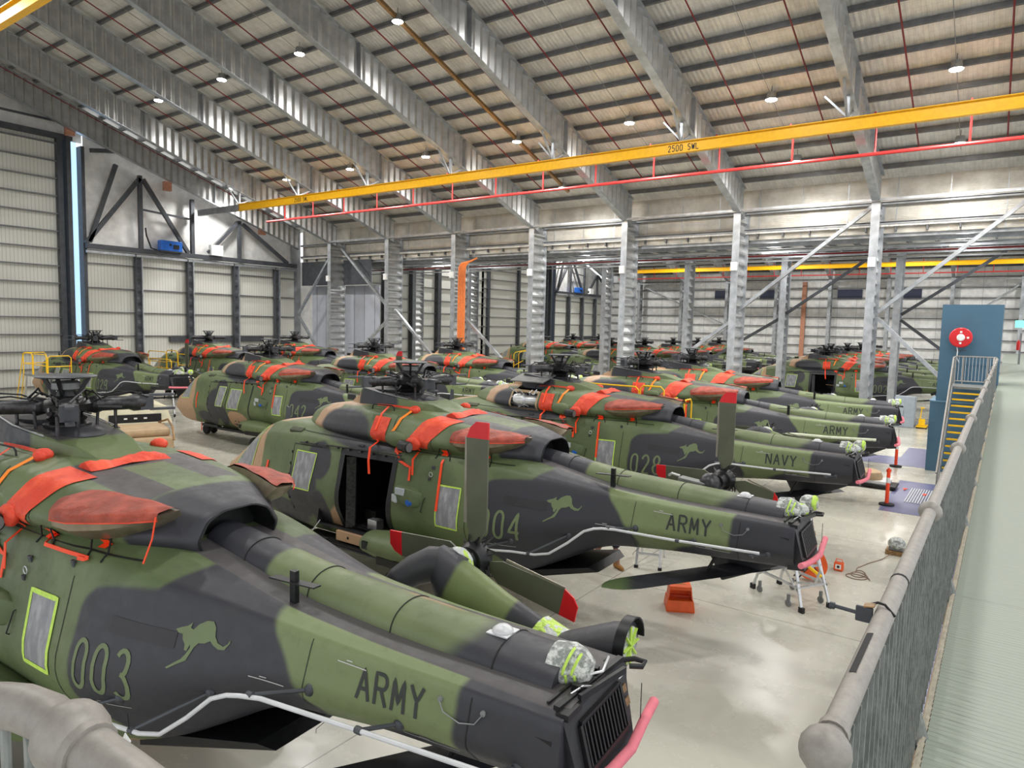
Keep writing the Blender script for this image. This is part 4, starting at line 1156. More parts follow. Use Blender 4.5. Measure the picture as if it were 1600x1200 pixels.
def make_heli(kind='closed', number=None, word='ARMY', tail_dx=0.0, up_blade=True, detail=True, sparse=False, engine_open=False, rod='white_rod', end='wrapped'):
    root = bpy.data.objects.new('helicopter', None); C.objects.link(root)
    opn = kind == 'open'
    # ---- fuselage
    m = HB(); n = len(body_rings[0])
    for r in body_rings: m.v += r
    for i in range(len(body_rings)-1):
        for k in range(n):
            k2 = (k+1) % n
            ids = (i*n+k, i*n+k2, (i+1)*n+k2, (i+1)*n+k)
            if opn:
                cx = sum(m.v[j][0] for j in ids)/4; cy = sum(m.v[j][1] for j in ids)/4; cz = sum(m.v[j][2] for j in ids)/4
                if -.68 < cx < .82 and .95 < cz < 2.52 and cy > .5: continue
            m.f.append(ids)
    m.f.append(tuple(range(n))); m.f.append(tuple((len(body_rings)-1)*n+k for k in range(n)))
    part(m, 'fuselage', MAT_BODY, root)
    # ---- cowling
    n = len(cowl_rings[0]); m = HB()
    for r in cowl_rings: m.v += r
    for i in range(len(cowl_rings)-1):
        for k in range(n):
            k2 = (k+1) % n
            ids = (i*n+k, i*n+k2, (i+1)*n+k2, (i+1)*n+k)
            if engine_open:
                cx = sum(m.v[j][0] for j in ids)/4; cy = sum(m.v[j][1] for j in ids)/4; cz = sum(m.v[j][2] for j in ids)/4
                if -1.0 < cx < -.08 and cz > 2.78 and cy > .3: continue
            m.f.append(ids)
    cw = part(m, 'engine_cowling', MAT_COWL, root)
    # dark mouth at the rear of the cowling where the shaft leaves
    m = HB(); lr = cowl_rings[-1]; cy0, cz0 = 0, 2.81
    sc_ = lambda k, x: [(x, p[1]*k, cz0+(p[2]-cz0)*k) for p in lr]
    m.rings([sc_(1.0, 3.56), sc_(1.0, 3.57), sc_(.95, 3.575), sc_(.88, 3.25)], cap=False); m.f.append(tuple(3*len(lr)+k for k in range(len(lr)))); part(m, 'shaft_opening', M['black'], cw)
    # seams
    m = HB(); ribbon(m, [(-2.6, 2.76), (-1, 2.73), (1, 2.72), (2.6, 2.73), (3.3, 2.7)], .01, .005)
    ribbon(m, [(.62, 2.75), (.6, 3.0), (.58, 3.3)], .014, .005, lambda x, z: side(x, z, .005, BVC)); ribbon(m, [(1.62, 2.75), (1.66, 3.3)], .012, .005, lambda x, z: side(x, z, .005, BVC))
    ribbon(m, [(2.75, .7), (2.62, 1.6), (2.62, 2.5)], .012, .004); ribbon(m, [(5.4, 1.5), (5.45, 2.4)], .008, .004); ribbon(m, [(7.0, 1.72), (7.05, 2.35)], .01, .004)
    part(m, 'panel_seams', M_SEAM, root, False, 'tiny')
    if engine_open:
        m = HB(); rnd = random.Random(5)
        m.box((-.54, .55, 3.0), (.9, .5, .5))
        part(m, 'engine_bay', M['black'], cw, False)
        e = HB()
        e.lathe([(.16, -.95), (.2, -.8), (.2, -.6), (.14, -.55), (.16, -.3), (.12, -.12)], c=(0, .82, 3.0), n=16, axis='X')
        for _ in range(16):
            x, z = rnd.uniform(-.95, -.15), rnd.uniform(2.82, 3.25)
            e.tube([(x, .85, z), (x+rnd.uniform(-.1, .1), .98, z+rnd.uniform(-.1, .1)), (x+rnd.uniform(-.25, .25), .9, z+rnd.uniform(-.2, .2))], .014, 6)
        part(e, 'engine', M['alu'], cw)
        f = HB(); ribbon(f, [(-1.02, 2.78), (-.08, 2.78), (-.08, 3.25), (-1.02, 3.25)], .06, .01, lambda x, z: side(x, z, .012, BVC), closed=True); part(f, 'bay_frame', M['tan'], cw)
        o = HB(); o.box((-.55, .55, 3.62), (1.1, .75, .03), rx=-.25); part(o, 'raised_panel', M['hub_grey'], root)
    # ---- drive shaft cover along the boom
    rs = []
    for i in range(41):
        x = 3.35+4.2*i/40
        wd = .24+.07*min(1, (x-3.35)/3); ztop = 2.90-.12*(x-3.35) if x < 5 else 2.702-.05*(x-5)
        z0 = interp(BODY, x)[7]-.06
        if x > 4.3: pass
        cz = max(z0, ztop-.62)
        rs.append([(x, wd*math.cos(PI*k/16), cz+(ztop-cz)*math.sin(PI*k/16)**.8 if 0 < k < 16 else cz) for k in range(17)]+[(x, 0, cz-.02)])
    sc = part(loft(rs), 'shaft_cover', MAT_SHAFT, root)
    for x in (3.95, 4.9, 5.98, 6.98):
        m = HB(); q = rs[int(round((x-3.35)/4.2*40))]
        m.tube([(p[0], p[1]*1.012, (p[2]-2.3)*1.012+2.3) for p in q[:17]], .006, 5)
        part(m, 'cover_joint', M_SEAM, sc, True, 'tiny')
    m = HB(); m.lathe([(.001, 2.66), (.05, 2.652), (.085, 2.625), (.09, 2.61)], c=(6.93, 0, 0), n=18); m.box((6.93, 0, 2.603), (.2, .2, .01)); part(m, 'beacon', M['white_rod'], sc)
    # rear end of the shaft
    m = HB(); m.lathe([(.001, 7.4), (.15, 7.42), (.16, 7.55), (.13, 7.64), (.07, 7.72), (.001, 7.73)], c=(0, .02, 2.5), n=18, axis='X')
    for v in range(len(m.v)):
        x, y, z = m.v[v]; m.v[v] = (x+.02*math.sin(9*y+3*z), y+.02*math.sin(14*z+x*9), z+.02*math.cos(12*y+x*5))
    part(m, 'shaft_end_wrap', M['wrap_white'], sc)
    m = HB()
    for xx in (7.57, 7.63): m.tube([(xx+.03*math.sin(a*1.3), .02+(.165-(xx-7.55)*.5)*math.cos(a), 2.5+(.165-(xx-7.55)*.5)*math.sin(a)) for a in [2*PI*k/18 for k in range(19)]], .012, 5)
    part(m, 'lime_tape', M['lime'], sc, True, 'tiny')
    # ---- mast fairing
    fr = []
    F = [(-1.5, .25, 3.3, .2, 3.37), (-1.15, .42, 3.3, .36, 3.55), (-.92, .5, 3.3, .45, 3.72), (-.3, .56, 3.3, .52, 3.65), (.4, .54, 3.3, .47, 3.57), (.95, .44, 3.3, .36, 3.5), (1.35, .36, 3.26, .27, 3.37)]
    for x, w1, z1, w2, z2 in F: fr.append([(x, w1, z1), (x, w2, z2), (x, w2*.5, z2+.0), (x, -w2*.5, z2+.0), (x, -w2, z2), (x, -w1, z1)])
    fa = part(loft(fr), 'mast_fairing', MAT_FAIR, root, True, bevel=.015)
    m = HB(); m.ball((.25, -.0, 3.55), .36, 20, sx=1.15, sy=.9, sz=.26); part(m, 'fairing_dome', MAT_DARKPNT, fa)
    m = HB(); m.lathe([(.001, 3.705), (.36, 3.705), (.36, 3.64)], c=(-.5, 0, 0), n=20); part(m, 'fairing_mouth', M['black'], fa, False)
    for sg in (1, -1):
        m = HB(); m.tube([(-.92, sg*.45, 3.73), (-.3, sg*.52, 3.66), (.4, sg*.47, 3.58)], .011, 5); part(m, 'fairing_lip', M['galv_dull'], fa)
    # ---- rotor head
    rh = HB(); rh.lathe([(.2, 3.5), (.17, 3.66), (.22, 3.7), (.24, 3.74), (.16, 3.8), (.3, 3.84), (.32, 3.93), (.26, 3.98), (.14, 4.0), (.1, 4.1), (.12, 4.2), (.001, 4.2)], n=24)
    hub = part(rh, 'rotor_head', M['black'], root)
    m = HB(); m.lathe([(.14, 4.1), (.17, 4.12), (.17, 4.2), (.14, 4.22)], n=20); part(m, 'hub_band', M['hub_grey'], hub)
    m = HB(); m.lathe([(.001, 4.3), (.34, 4.3), (.36, 4.285), (.34, 4.27), (.12, 4.25), (.001, 4.25)], n=28); part(m, 'top_disc', M['dark_steel'], hub)
    m = HB()
    for a in range(4):
        t = PI/4+a*PI/2; m.bar((.1*math.cos(t), .1*math.sin(t), 3.98), (.27*math.cos(t), .27*math.sin(t), 4.27), .035, .05)
    part(m, 'disc_bracket', M['black'], hub)
    for a in range(4):
        t = R(24+90*a); c, s = math.cos(t), math.sin(t)
        sl = HB()
        def q(r, l=0, z=0): return (r*c-l*s, r*s+l*c, 3.9+z)
        sl.tube([q(.22), q(.34), q(.4), q(.72), q(.78), q(.9), q(.98)], [.1, .13, .1, .095, .12, .115, .08], 14)
        so = part(sl, 'blade_sleeve', M['gunmetal'], hub)
        m = HB()
        m.bar(q(.86, .0, .0), q(1.02, .0, .0), .2, .2)
        for dz in (-.1, .1): m.bar(q(.98, 0, dz), q(1.3, 0, dz), .1, .03)
        part(m, 'blade_fork', M['dark_steel'], so, False, 'tiny')
        m = HB(); m.tube([q(.3, .14, .05), q(.5, .17, .14), q(.75, .13, .17), q(.95, .12, .08)], .012, 6); m.tube([q(.3, -.13, .08), q(.6, -.16, .15), q(.9, -.1, .12)], .012, 6)
        m.tube([q(.34, .2, -.02), q(.62, .2, -.04)], .03, 8)
        part(m, 'damper_hose', M['black'], so, True, 'tiny')
        m = HB(); m.tube([q(.55, .12, -.4), q(.55, .12, -.06)], .022, 8); m.ball(q(.55, .12, -.05), .04, 8); part(m, 'pitch_link', M['gunmetal'], so, True, 'tiny')
        m = HB(); m.tube([q(.34, -.1, -.36), q(.36, -.12, -.05)], .02, 8); part(m, 'drag_link', M['gunmetal'], so, True, 'tiny')
    rnd = random.Random(12)
    for k in range(7):
        a = rnd.uniform(0, 2*PI); b = a+rnd.uniform(.5, 1.4); ra, rb = rnd.uniform(.25, .5), rnd.uniform(.3, .75)
        m = HB(); m.tube([(ra*math.cos(a), ra*math.sin(a), 3.98), (.42*math.cos((a+b)/2), .42*math.sin((a+b)/2), 4.06+rnd.uniform(0, .08)), (rb*math.cos(b), rb*math.sin(b), 3.99)], .013, 6)
        part(m, 'hub_cable', M['black'], hub, True, 'tiny')
    m = HB(); m.ball((0, 0, 3.9), .27, 16, sz=.55); part(m, 'hub_dome', M['black'], hub, 'all')
    m = HB(); m.lathe([(.26, 3.6), (.28, 3.63), (.28, 3.66), (.18, 3.68)], n=24); part(m, 'swash_plate', M['gunmetal'], hub)
    # ---- exhaust scoops, both sides
    for sg in (1, -1):
        S = [(1.98, 1.04, 3.04, 2.98, .95, 3.08), (2.08, 1.17, 3.06, 2.9, .92, 3.17), (2.3, 1.27, 3.08, 2.84, .86, 3.24), (2.65, 1.28, 3.11, 2.83, .78, 3.25), (3.0, 1.16, 3.14, 2.88, .7, 3.22), (3.25, 1.0, 3.15, 2.97, .64, 3.19), (3.44, .82, 3.16, 3.1, .6, 3.17)]
        rs = []
        for x, yo, zr, zb_, yi, zi in S:
            rs.append([(x, sg*yi, zi), (x, sg*yo, zr), (x-.02, sg*(yo-.02), (zr+zb_)/2), (x-.05, sg*(yo*.55+yi*.45), zb_), (x-.05, sg*yi*.9, zb_)])
        sp_ = part(loft(rs), 'exhaust_scoop', M_SCOOP, root)
        m = HB(); rnd = random.Random(3)
        def cv(u, v):
            k = u*(len(S)-1); i = min(int(k), len(S)-2); f = k-i
            a = [p+(q_-p)*f for p, q_ in zip(S[i], S[i+1])]
            x, yo, zr, zb_, yi, zi = a
            if v <= .8:
                t = v/.8; y = yi+(yo+.012-yi)*t; z = zi+.02+(zr-zi)*t+.05*math.sin(PI*t)*(1-.5*u)+.007*math.sin(19*u+9*v)
            else:
                t = (v-.8)/.2; y = yo+.014; z = zr+.012-.06*t
            return (x, sg*y, z)
        m.grid(cv, 30, 12); part(m, 'scoop_cover', M['cover_dull'] , sp_, 'all')
        m = HB(); m.tube([(S[i][0], sg*(S[i][1]+.012), S[i][2]-.05) for i in range(len(S))], .009, 5); part(m, 'scoop_hem', M['cover'], sp_, True, 'tiny')
    # ---- covers on the cowling
    def patch(name, c, amp, seed, mat='cover', off=.012, nu=14, nv=14, bv=None):
        m = crumple_patch(surf_patch(c, off, bv), nu, nv, amp, seed); return part(m, name, M[mat], root, 'all')
    for sg in (1, -1):
        patch('intake_cover', [(1.0, sg*1.2, 2.8), (1.5, sg*1.2, 2.8), (1.98, sg*.74, 3.4), (1.4, sg*.74, 3.45)], .012, 11)
        m = HB(); rr = [(1.0, 1.19, 2.84), (1.2, 1.24, 2.82), (1.45, 1.2, 2.85)]
        m.ball((1.22, sg*1.2, 2.88), .16, 12, sx=1.2, sy=.5, sz=.8); part(m, 'cover_pouch', M['cover'], root, 'all', 'tiny')
        c = [(0.0, sg*.9, 3.24), (.44, sg*.9, 3.22), (.46, sg*1.05, 2.8), (.02, sg*1.05, 2.8)]
        patch('side_cover', c, .008, 21)
    rnd = random.Random(8); m = HB()
    rg = []
    for i in range(17):
        u = i/16; y = .6-.95*u; x = 1.62+.03*math.sin(7*u)
        w_ = .15+.015*math.sin(13*u); h = .06+.02*math.sin(9*u+1)+.008*math.sin(37*u)
        z = 3.34+.03*(1-abs(2*u-1))
        rg.append([(x+w_, y, z), (x+w_*.5, y+.01, z+h*.8), (x, y, z+h*1.15), (x-w_*.6, y, z+h*.7), (x-w_, y, z)])
    m.rings(rg); part(m, 'intake_roll', M['cover'], root)
    m = HB(); m.ball((.72, .62, 3.41), .1, 12, sx=1.2, sy=1.1, sz=.8); m.ball((.78, .68, 3.4), .07, 10); part(m, 'cover_bag', M['cover'], root, 'all')
    m = HB(); m.ball((.9, -.72, 3.38), .1, 12, sx=1.2, sy=1.1, sz=.8); part(m, 'cover_bag', M['cover'], root, 'all')
    part(streamer([(-.3, .62, 3.43), (.2, .62, 3.44), (.7, .62, 3.43)], .04), 'strap', M['cover'], root, False)
    m = HB(); m.tube([(-.35, .72, 3.33), (-.33, .72, 3.42), (-.28, .72, 3.45), (.2, .72, 3.45), (.25, .72, 3.42), (.27, .72, 3.33)], .012, 6); part(m, 'grab_rail', M['black'], root, True, 'tiny')
    so = M['safety_orange']
    def sp(x, z, o=.02): return tuple(side(x, z, o))
    part(streamer([(.12, .72, 3.44), (.14, .93, 3.32), sp(.16, 3.0, .03), sp(.17, 2.8, .03), (.2, 1.3, 2.7), (.22, 1.36, 2.45), (.25, 1.37, 2.2)]), 'streamer', so, root, False)
    part(streamer([(.74, .68, 3.42), sp(.7, 3.26), sp(.66, 3.1), sp(.6, 2.96), sp(.56, 2.9)], .06), 'streamer', plain_orange, root, False)
    part(streamer([sp(1.26, 2.82, .03), sp(1.27, 2.76, .03), (1.28, 1.27, 2.6), (1.3, 1.3, 2.32)], .045), 'streamer', so, root, False)
    part(streamer([sp(.72, 2.7, .02), sp(.82, 2.62), sp(.9, 2.52), sp(1.1, 2.46), sp(1.2, 2.44), sp(1.22, 2.2)], .05), 'streamer', so, root, False)
    m = HB(); side_quad(m, [(.66, 2.76), (.88, 2.74), (.9, 2.66), (.72, 2.64)], .015); part(m, 'cover_tag', so, root, False, 'tiny')
    m = HB(); side_quad(m, [(1.84, 2.84), (1.98, 2.84), (1.98, 2.72), (1.84, 2.72)], .015); part(m, 'cover_tag', so, root, False, 'tiny')
    if number == '003':
        part(streamer([sp(1.9, 2.76, .02), (2.0, 1.2, 2.705), (2.4, 1.18, 2.7), (2.75, 1.14, 2.69), (2.72, 1.17, 2.68), (2.6, 1.17, 2.67)], .04), 'streamer', so, root, False)
        part(streamer([(3.46, .86, 3.16), (3.46, .9, 2.95), (3.42, .97, 2.72)], .018), 'streamer', so, root, False)
    else:
        part(streamer([sp(1.9, 2.76, .02), sp(1.92, 2.6, .02), sp(1.95, 2.2, .02), sp(1.97, 1.78, .02)], .05), 'streamer', so, root, False)
    m = HB(); side_quad(m, [(2.68, 2.84), (2.78, 2.84), (2.78, 2.74), (2.68, 2.74)], .015); part(m, 'cover_tag', so, root, False, 'tiny')
    # ---- decoy pod cylinder
    m = HB(); m.ball((.75, 1.1, 2.9), .2, 14, sx=1.7, sy=.7, sz=.8); part(m, 'jammer_fairing', MAT_GREEN, root, 'all')
    m = HB(); m.lathe([(.001, .0), (.1, .0), (.105, .03), (.105, .26), (.1, .28), (.09, .29), (.001, .29)], c=(0, 0, 0), n=20, axis='X')
    m.v = [(x+.98, y+1.28+x*.25, z+2.83) for x, y, z in m.v]; jc = part(m, 'jammer_tube', M['black'], root)
    m = HB(); m.lathe([(.001, .293), (.085, .293), (.085, .285)], n=20, axis='X'); m.v = [(x+.98, y+1.28+x*.25, z+2.83) for x, y, z in m.v]; part(m, 'tube_cap', M['hub_grey'], jc, False)
    # ---- sensor box
    S1 = [(.98, 2.14, .06), (1.02, 2.12, .14), (1.45, 2.1, .2), (1.55, 2.05, .06)]
    m = HB(); m.rings([[(x, 1.22, z), (x, 1.3+o_, z-.02), (x, 1.36+o_, (z+1.72)/2), (x, 1.32+o_, 1.78), (x, 1.24, 1.72)] for x, z, o_ in [(.95, 2.06, .0), (1.0, 2.12, .1), (1.42, 2.1, .16), (1.6, 2.02, .0)]])
    sb = part(m, 'sensor_housing', MAT_GREEN, root, True, bevel=.01)
    m = HB(); m.box((1.15, 1.47, 2.02), (.22, .04, .13)); part(m, 'lens', M['glass_lens'], sb, False, bevel=.01)
    m = HB(); m.box((.98, 1.43, 1.86), (.18, .04, .14), rz=.35); part(m, 'lens', M['glass_lens'], sb, False, bevel=.01)
    m = HB(); m.lathe([(.001, 1.545), (.05, 1.545), (.06, 1.52), (.075, 1.52), (.075, 1.48)], c=(1.38, 0, 1.86), n=16, axis='Y'); m.v = [(x, y-.03, z) for x, y, z in m.v]; part(m, 'blue_lens', M['blue_box'], sb)
    for (x, z, a, b) in ((.9, 2.52, .12, .09), (1.75, 2.5, .07, .07), (1.7, 2.3, .05, .06), (2.55, 2.6, .05, .08), (-.2, 2.66, .16, .05)):
        q = side(x, z, .01); m = HB(); m.box(q, (a, .03, b), rx=-.2); part(m, 'latch_fitting', M['dark_steel'], root, False, 'tiny', bevel=.006)
    m = HB(); q = side(1.72, 2.38, .02); m.tube([(q[0]+.04*math.cos(a), q[1], q[2]+.04*math.sin(a)) for a in [2*PI*k/12 for k in range(13)]], .006, 5); part(m, 'tie_ring', M['alu'], root, True, 'tiny')
    m = HB(); q1, q2 = side(1.66, 1.95, .02), side(1.62, 1.72, .03); m.tube([tuple(side(1.66, 1.96, 0)), tuple(q1), tuple(q2), tuple(side(1.62, 1.7, 0))], .008, 5); part(m, 'grab_handle', M['black'], root, True, 'tiny')
    for x in (1.82, 1.98, 2.6, 2.82):
        m = HB(); m.tube([tuple(side(x, 2.86, .01)), tuple(side(x+(.06 if x > 1.9 else -.06), 2.72, .015)), tuple(side(x+(.09 if x > 1.9 else -.09), 2.66, .01))], .01, 5); part(m, 'cover_tie', M['black'], root, True, 'tiny')
    # ---- windows with lime tape
    def window(c, name='cabin_window', tape=.022, bv=BVB, off=.006, wrap='wrap'):
        m = HB(); side_quad(m, c, off, 8, bv); o = part(m, name, M[wrap], root, 'all')
        f = HB(); ribbon(f, c, tape, off, lambda x, z: side(x, z, off+.004, bv), closed=True); part(f, 'tape_border', M['lime'], o, False)
    window([(1.92, 2.23), (2.44, 2.24), (2.46, 1.53), (1.97, 1.53)], wrap='wrap' if number != '003' else 'wrap', tape=.026 if number != '003' else .05)
    window([(-4.12, 2.34), (-3.6, 2.66), (-3.78, 1.7), (-4.62, 1.64)], 'windscreen')
    m = HB()
    def ws(u, v):
        x = -4.95+1.3*v; y = (u-.5)*2*(.58+.05*v); return top(x, y, .012, BVB)
    m.grid(ws, 10, 8); part(m, 'windscreen', M['wrap'], root, 'all')
    if opn:
        window([(-2.06, 2.36), (-1.42, 2.36), (-1.52, 1.59), (-2.13, 1.59)])
    else:
        window([(-1.5, 2.35), (-1.02, 2.35), (-1.22, 1.56), (-1.66, 1.56)]); window([(-.72, 2.3), (-.02, 2.3), (-.18, 1.52), (-.9, 1.52)])
        m = HB(); ribbon(m, [(.62, 2.5), (.56, 2.0), (.5, 1.4), (.52, .98)], .07, .005); part(m, 'door_edge_gap', M['black'], root, False)
        m = HB(); ribbon(m, [(-.86, 2.48), (-1.0, 1.4), (-.95, .9)], .03, .005); part(m, 'door_edge_gap', M['black'], root, False)
        m = HB(); side_quad(m, [(-.75, .92), (.35, .86), (.3, .8), (-.6, .82)], .012)
        for i in range(5): m.box((-.55+.2*i, side(-.5+.2*i, 1.05)[1]+.01, 1.02-.015*i), (.06, .02, .04))
        part(m, 'door_latch_row', M['dark_steel'], root, False, 'tiny')
    # door rail above the doors
    m = HB(); m.tube([sp(-2.0, 2.52, .02), sp(-1.0, 2.56, .035), sp(0, 2.585, .045), sp(.95, 2.6, .045)], .016, 6)
    for i in range(9): x = -1.8+.33*i; m.box(sp(x, 2.55, .03), (.05, .05, .035))
    part(m, 'door_rail', M['gunmetal'], root, False)
    m = HB(); ribbon(m, [(-2.2, 2.48), (-1.3, 2.5)], .02, .006); ribbon(m, [(-2.2, 2.48), (-2.25, 1.0)], .015, .005)
    for i in range(6): m.box(sp(-2.24, 1.1+.24*i, .006), (.03, .012, .06))
    part(m, 'cockpit_door_hinges', M_SEAM, root, False, 'tiny')
    if opn:
        # door frame and dark cabin
        m = HB(); ribbon(m, [(-.64, 2.5), (.8, 2.52), (.78, .96), (-.66, .96)], .12, .01, lambda x, z: side(x, z, .012, BVB), closed=True); df = part(m, 'door_frame', M['black'], root, False)
        m = HB(); m.prism([(-.56, 1.2, .98), (-.4, 1.1, .98), (-.42, 1.05, 2.4), (-.58, 1.15, 2.4)], (.02, .05, 0)); part(m, 'door_frame_strip', M['gunmetal'], df, False)
        m = HB()
        q = [(-1.3, -1.0, .95), (1.5, -1.0, .95), (1.5, 1.34, .95), (-1.3, 1.34, .95)]
        p = [(-1.3, -1.0, 2.55), (1.5, -1.0, 2.55), (1.5, 1.05, 2.55), (-1.3, 1.05, 2.55)]
        m.add(q+p, [(0, 1, 2, 3), (4, 7, 6, 5), (0, 4, 5, 1), (1, 5, 6, 2), (3, 7, 4, 0)])
        cbn = part(m, 'cabin_interior', M['joint'], root, False)
        m = HB(); m.box((.75, -.2, 1.35), (.6, .7, .8)); m.box((.5, -.1, 1.8), (.6, .06, .5)); part(m, 'troop_seat', M['navy_cloth'], cbn, False)
        m = HB(); m.bar((.15, .3, 1.78), (.85, .3, 1.74), .03, .03); part(m, 'seat_bar', M['brown'], cbn, False)
        m = HB(); m.box((-.05, .9, 1.06), (.26, .2, .2)); part(m, 'equipment_case', M['alu'], cbn, False, bevel=.01)
        m = HB(); m.box((-.25, .7, 1.12), (.3, .3, .34)); part(m, 'dark_case', M['black'], cbn, False)
        m = HB()
        for i in range(7): m.box((.1, .15+.16*i, .965), (1.6, .03, .02))
        part(m, 'floor_rails', M['gunmetal'], cbn, False)
        m = HB(); m.box((.09, 1.28, .84), (1.48, .24, .2)); sl = part(m, 'door_sill', plain_tan, root, False, bevel=.01)
        m = HB()
        for x in (-.3, .1, .5): m.lathe([(.001, .0), (.03, .0)], c=(x, 1.403, .84), n=10, axis='Y')
        part(m, 'sill_socket', M['black'], sl, False, 'tiny')
        m = HB(); m.box((0, 1.35, .68), (1.9, .28, .05)); m.tube([(-1.0, 1.5, .66), (.95, 1.5, .66)], .02, 6); part(m, 'boarding_step', M['black'], root, False)
        m = HB(); m.tube([(-1.15, 1.38, 1.05), (-1.35, 1.5, .72)], .01, 6); part(m, 'door_prop', M['white_rod'], root, True, 'tiny')
    # ---- cabin fittings
    m = HB(); m.box((.0, 1.05, .6), (3.6, .3, .08)); m.box((-2.6, .9, .62), (1.1, .2, .1)); part(m, 'side_step', M['black'], root, False)
    m = HB(); m.box((-2.35, .98, 2.72), (.4, .14, .1), rx=-.5); part(m, 'flare_block', plain_olive, root, False, bevel=.02)
    # blade antenna on the nose roof
    m = HB(); m.prism([(-4.1, -.02, 2.44), (-3.88, -.02, 2.5), (-3.93, -.02, 3.0), (-4.02, -.02, 3.02)], (0, .04, 0)); m.box((-3.98, 0, 2.46), (.28, .14, .07)); part(m, 'blade_antenna', M['dark_steel'], root, False)
    m = HB(); m.box((-1.75, .0, 3.42), (.25, .02, .12)); part(m, 'wire_cutter', M['black'], root, False, 'tiny')
    # T antenna on the boom
    m = HB(); b0 = 2.42
    m.box((4.92, .42, b0+.01), (.2, .14, .025)); m.box((4.92, .42, b0+.2), (.07, .05, .38)); m.bar((4.62, .42, b0+.27), (5.22, .42, b0+.3), .09, .012); part(m, 't_antenna', M['black'], root, False)
    # ---- numerals, kangaroo, lettering
    if number:
        m = HB(); lettering(m, number, 2.93, 1.55, .18, .44, .27, .045); part(m, 'serial_number', M_NUM, root, False)
    m = HB(); P = [Vector((a, b, 0)) for a, b in KANG]; tris = tessellate_polygon([P])
    bmk = bmesh.new(); vs = [bmk.verts.new(p) for p in P]
    for t_ in tris:
        try: bmk.faces.new([vs[i] for i in t_])
        except Exception: pass
    for _ in range(3): bmesh.ops.subdivide_edges(bmk, edges=[e for e in bmk.edges if e.calc_length() > .05], cuts=1)
    bmesh.ops.triangulate(bmk, faces=bmk.faces)
    bmk.verts.index_update()
    m.add([tuple(side(v.co.x, v.co.y, .007)) for v in bmk.verts], [tuple(v.index for v in f.verts) for f in bmk.faces]); bmk.free()
    part(m, 'kangaroo_marking', M_NUM, root, False)
    m = HB(); side_quad(m, [(3.3, 2.26), (4.05, 2.22), (4.05, 2.08), (3.3, 2.12)], .005); part(m, 'painted_out_block', M['joint_soft'], root, False, 'tiny')
    m = HB(); lettering(m, word, 5.98, 2.06, .12, .24, .175, .03); part(m, 'service_lettering', M_LET, root, False)
    m = HB()
    for (x, z, l) in ((3.05, 1.42, .5), (4.85, 1.98, .38), (5.75, 2.3, .3), (6.4, 1.86, .5)):
        ribbon(m, [(x, z), (x+l, z-.01)], .008, .006)
        ribbon(m, [(x+l*.3, z+.02), (x+l*.5, z+.02)], .008, .006)
    part(m, 'stencil_lines', M_TINY, root, False, 'tiny')
    m = HB()
    for x in (6.78, 7.16): m.lathe([(.0, .0), (.022, .0), (.022, .02), (.0, .02)], c=(x, side(x, 2.27)[1]-.01, 2.27), n=10, axis='Y')
    m.tube([sp(6.78, 2.26), sp(6.82, 2.19), sp(6.97, 2.15), sp(7.1, 2.18), sp(7.16, 2.26)], .005, 5); part(m, 'grab_cable', M['galv_dull'], root, True, 'tiny')
    # pale rod along the side on stub arms
    RD = [(2.9, 1.52, 1.33), (3.65, 1.45, 1.42), (4.05, 1.4, 1.44), (4.3, 1.36, 1.5), (4.6, 1.3, 1.72), (4.85, 1.24, 1.94), (5.0, 1.2, 2.0), (5.12, 1.17, 2.02), (5.3, 1.1, 2.02), (6.2, .96, 2.0), (7.4, .86, 2.03)]
    m = HB(); m.tube(RD, .02 if rod == 'white_rod' else .04, 8); ro = part(m, 'aerial_rod', M[rod], root)
    for (x, z, xe, ye, ze) in ((3.5, 1.52, 3.0, 1.5, 1.34), (4.42, 1.72, 3.95, 1.41, 1.44), (5.5, 2.0, 5.2, 1.12, 2.03), (6.4, 1.95, 6.25, .95, 2.0), (7.45, 1.95, 7.3, .87, 1.98)):
        m = HB(); q = side(x, z, -.01); m.tube([tuple(q), (xe, ye, ze)], .018, 7); m.ball(tuple(q), .05, 8, sz=1.1)
        m.tube([(xe-.03, ye, ze), (xe+.03, ye, ze)], .03, 8)
        part(m, 'stub_arm', M['dark_steel'], ro)
    if number == '003':
        m = HB(); m.tube([(3.95, 1.43, 1.44), (3.93, 1.43, 1.6)], .004, 5); tg = part(m, 'tag_string', M['black'], root)
        m = HB(); m.box((3.93, 1.45, 1.34), (.1, .01, .14), ry=.5); part(m, 'white_tag', M['white'], tg, False)
    # ---- rear frame
    m = HB(); m.add([(7.78, .54, 2.36), (7.78, -.54, 2.36), (7.92, -.46, 1.78), (7.92, .46, 1.78), (7.68, .5, 2.38), (7.68, -.5, 2.38), (7.68, -.42, 1.74), (7.68, .42, 1.74)],
                    [(0, 1, 2, 3), (4, 7, 6, 5), (0, 4, 5, 1), (3, 2, 6, 7), (0, 3, 7, 4), (1, 5, 6, 2)])
    rf = part(m, 'rear_frame', MAT_DARKPNT, root, False)
    m = HB()
    for i in range(12):
        y = -.3+.055*i; m.bar((7.815, y, 2.26), (7.895, y, 1.97), .02, .035)
    m.bar((7.81, -.34, 2.275), (7.81, .34, 2.275), .035, .04); m.bar((7.9, -.34, 1.95), (7.9, .34, 1.95), .035, .04); m.bar((7.81, .35, 2.27), (7.9, .35, 1.95), .035, .04); m.bar((7.81, -.35, 2.27), (7.9, -.35, 1.95), .035, .04)
    part(m, 'vent_grille', M['black'], rf, False)
    m = HB(); m.box((7.76, .42, 2.4), (.1, .22, .05)); m.bar((7.7, .5, 2.43), (7.78, -.45, 2.43), .05, .04); m.bar((7.62, .48, 2.44), (7.66, -.2, 2.44), .02, .02)
